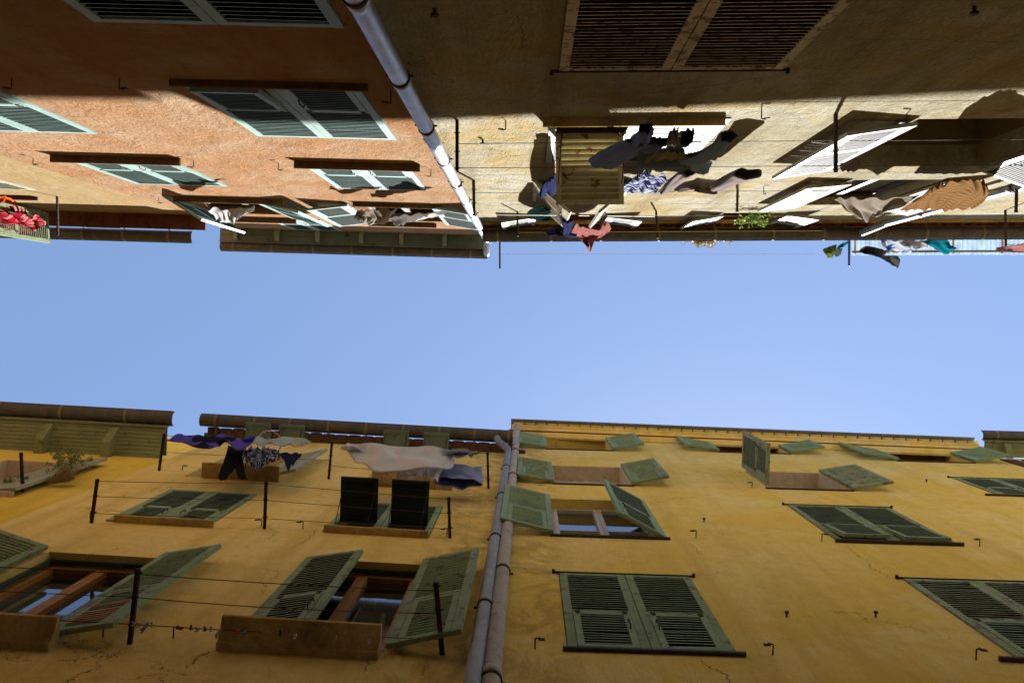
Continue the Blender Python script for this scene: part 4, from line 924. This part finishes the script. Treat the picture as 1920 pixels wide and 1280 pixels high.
# ------------------------------------------------------------------ plants
def leafmat(name, c1, c2):
    m, n, l, b = newmat(name); c = coords(n, l)
    l.new(mix(n, l, ramp(n, l, noise(n, l, c, 30, 3), .4, .6), c1, c2), b.inputs['Base Color']); b.inputs['Roughness'].default_value = .6
    tr = n.new('ShaderNodeBsdfTranslucent'); tr.inputs[0].default_value = c2
    ms = n.new('ShaderNodeMixShader'); ms.inputs[0].default_value = .35; l.new(b.outputs[0], ms.inputs[1]); l.new(tr.outputs[0], ms.inputs[2])
    l.new(ms.outputs[0], n['Material Output'].inputs['Surface']); return m
X['leaf'] = leafmat('succulent leaf', (.10,.15,.03,1), (.22,.28,.06,1)); X['leaf2'] = leafmat('bright leaf', (.035,.09,.012,1), (.12,.22,.03,1)); X['leaf3'] = leafmat('autumn leaf', (.12,.09,.02,1), (.22,.16,.03,1))
def leaves(mb, p, n, r, size, rnd):
    for _ in range(n):
        d = Vector((rnd.gauss(0,1), rnd.gauss(0,1), rnd.gauss(0,1))).normalized(); c = p + d*r*rnd.uniform(.3, 1)
        a = d.orthogonal().normalized(); a = (Matrix.Rotation(rnd.uniform(0,6.3), 3, d) @ a); b = d.cross(a).normalized(); s = size*rnd.uniform(.6, 1.2)
        k = len(mb.v); mb.v += [c, c + a*s*.35 + d*s*.5, c + d*s + b*s*.1, c - a*s*.35 + d*s*.5]; mb.f.append([k,k+1,k+2,k+3])
rn = random.Random(3)
bo = .13; bu, bh = fB0.uh(118, 893, bo); base = fB0.P(bu, bh, bo); tu, th_ = fB0.uh(131, 858, .24); tip = fB0.P(tu, th_, .24)
pe = empty('basket_plant', base, 'bushy green plant in a cone of coiled wicker on the pale open shutter', 'plant')
e0 = fB0.P(*fB0.uh(92, 903, .06), .06); e1 = fB0.P(*fB0.uh(134, 884, .17), .17); mb = MB(); seg = 40
ax = (e1-e0).normalized(); sa = ax.orthogonal().normalized(); sb = ax.cross(sa)
pts = []; 
for i in range(seg*12+1):
    t = i/(seg*12); a = t*12*6.2832; r = .02+.075*min(1, t*1.4); pts.append(e0.lerp(e1, t) + (sa*math.cos(a) + sb*math.sin(a))*r)
mb.tube(pts, .009, 5)
X['wicker'] = paint('wicker', (.30,.22,.13,1), (.10,.07,.04,1), .4, .8, 20, 16)
mb.build('basket', X['wicker'], pe); mb = MB(); st = MB()
for i in range(34):
    sp = e1 + (sa*rn.uniform(-1,1)+sb*rn.uniform(-1,1))*.05
    px = rn.gauss(128, 17); py = rn.gauss(858, 10); o = rn.uniform(.12, .34)
    q = fB0.P(*fB0.uh(px, py, o), o); st.tube([sp, sp.lerp(q, .5)+Vector((rn.uniform(-.03,.03),0,-.02)), q], .004, 4); leaves(mb, q, 22, .022, .034, rn)
for px, py in ((92, 868), (90,882)):
    q = fB0.P(*fB0.uh(px, py, .15), .15); st.tube([e1, e1.lerp(q,.6)+Vector((0,0,-.05)), q], .004, 4); leaves(mb, q, 18, .02, .03, rn)
mb.build('foliage', X['leaf'], pe); st.build('stem', X['wicker'], pe)
def bush(name, fc, pts, spread, n, size, mat, label, seed, clumps=14, h=None):
    rn = random.Random(seed); q0 = fc.P(*fc.uh(pts[0], pts[1], pts[2]), pts[2]); e = empty(name, q0, label, 'plant'); a = MB(); s = MB()
    for i in range(clumps):
        q = q0 + fc.d*rn.gauss(0, spread[0]) + fc.n*rn.gauss(0, spread[1]) + Vector((0,0,rn.gauss(0, spread[2])))
        s.tube([q0 - fc.n*spread[1], q0.lerp(q,.5)+Vector((0,0,-.02)), q], .004, 4); leaves(a, q, n, size*1.2, size, rn)
    a.build('foliage', X[mat], e); s.build('stem', X['wicker'], e)
bush('geranium', fTR, (1415, 410, .12), (.11,.05,.05), 16, .042, 'leaf2', 'bright green trailing plant on the wall under the gutter', 1, 18)
bush('roof_plant', fTR, (1322, 455, .34), (.18,.035,.10), 16, .045, 'leaf3', 'brownish green plant peeping over the gutter against the sky', 2, 26)
bush('sill_plant', fB0, (20, 905, .06), (.10,.02,.05), 14, .05, 'leaf', 'small dark leafed plant on the sill left of the basket plant', 4, 8)
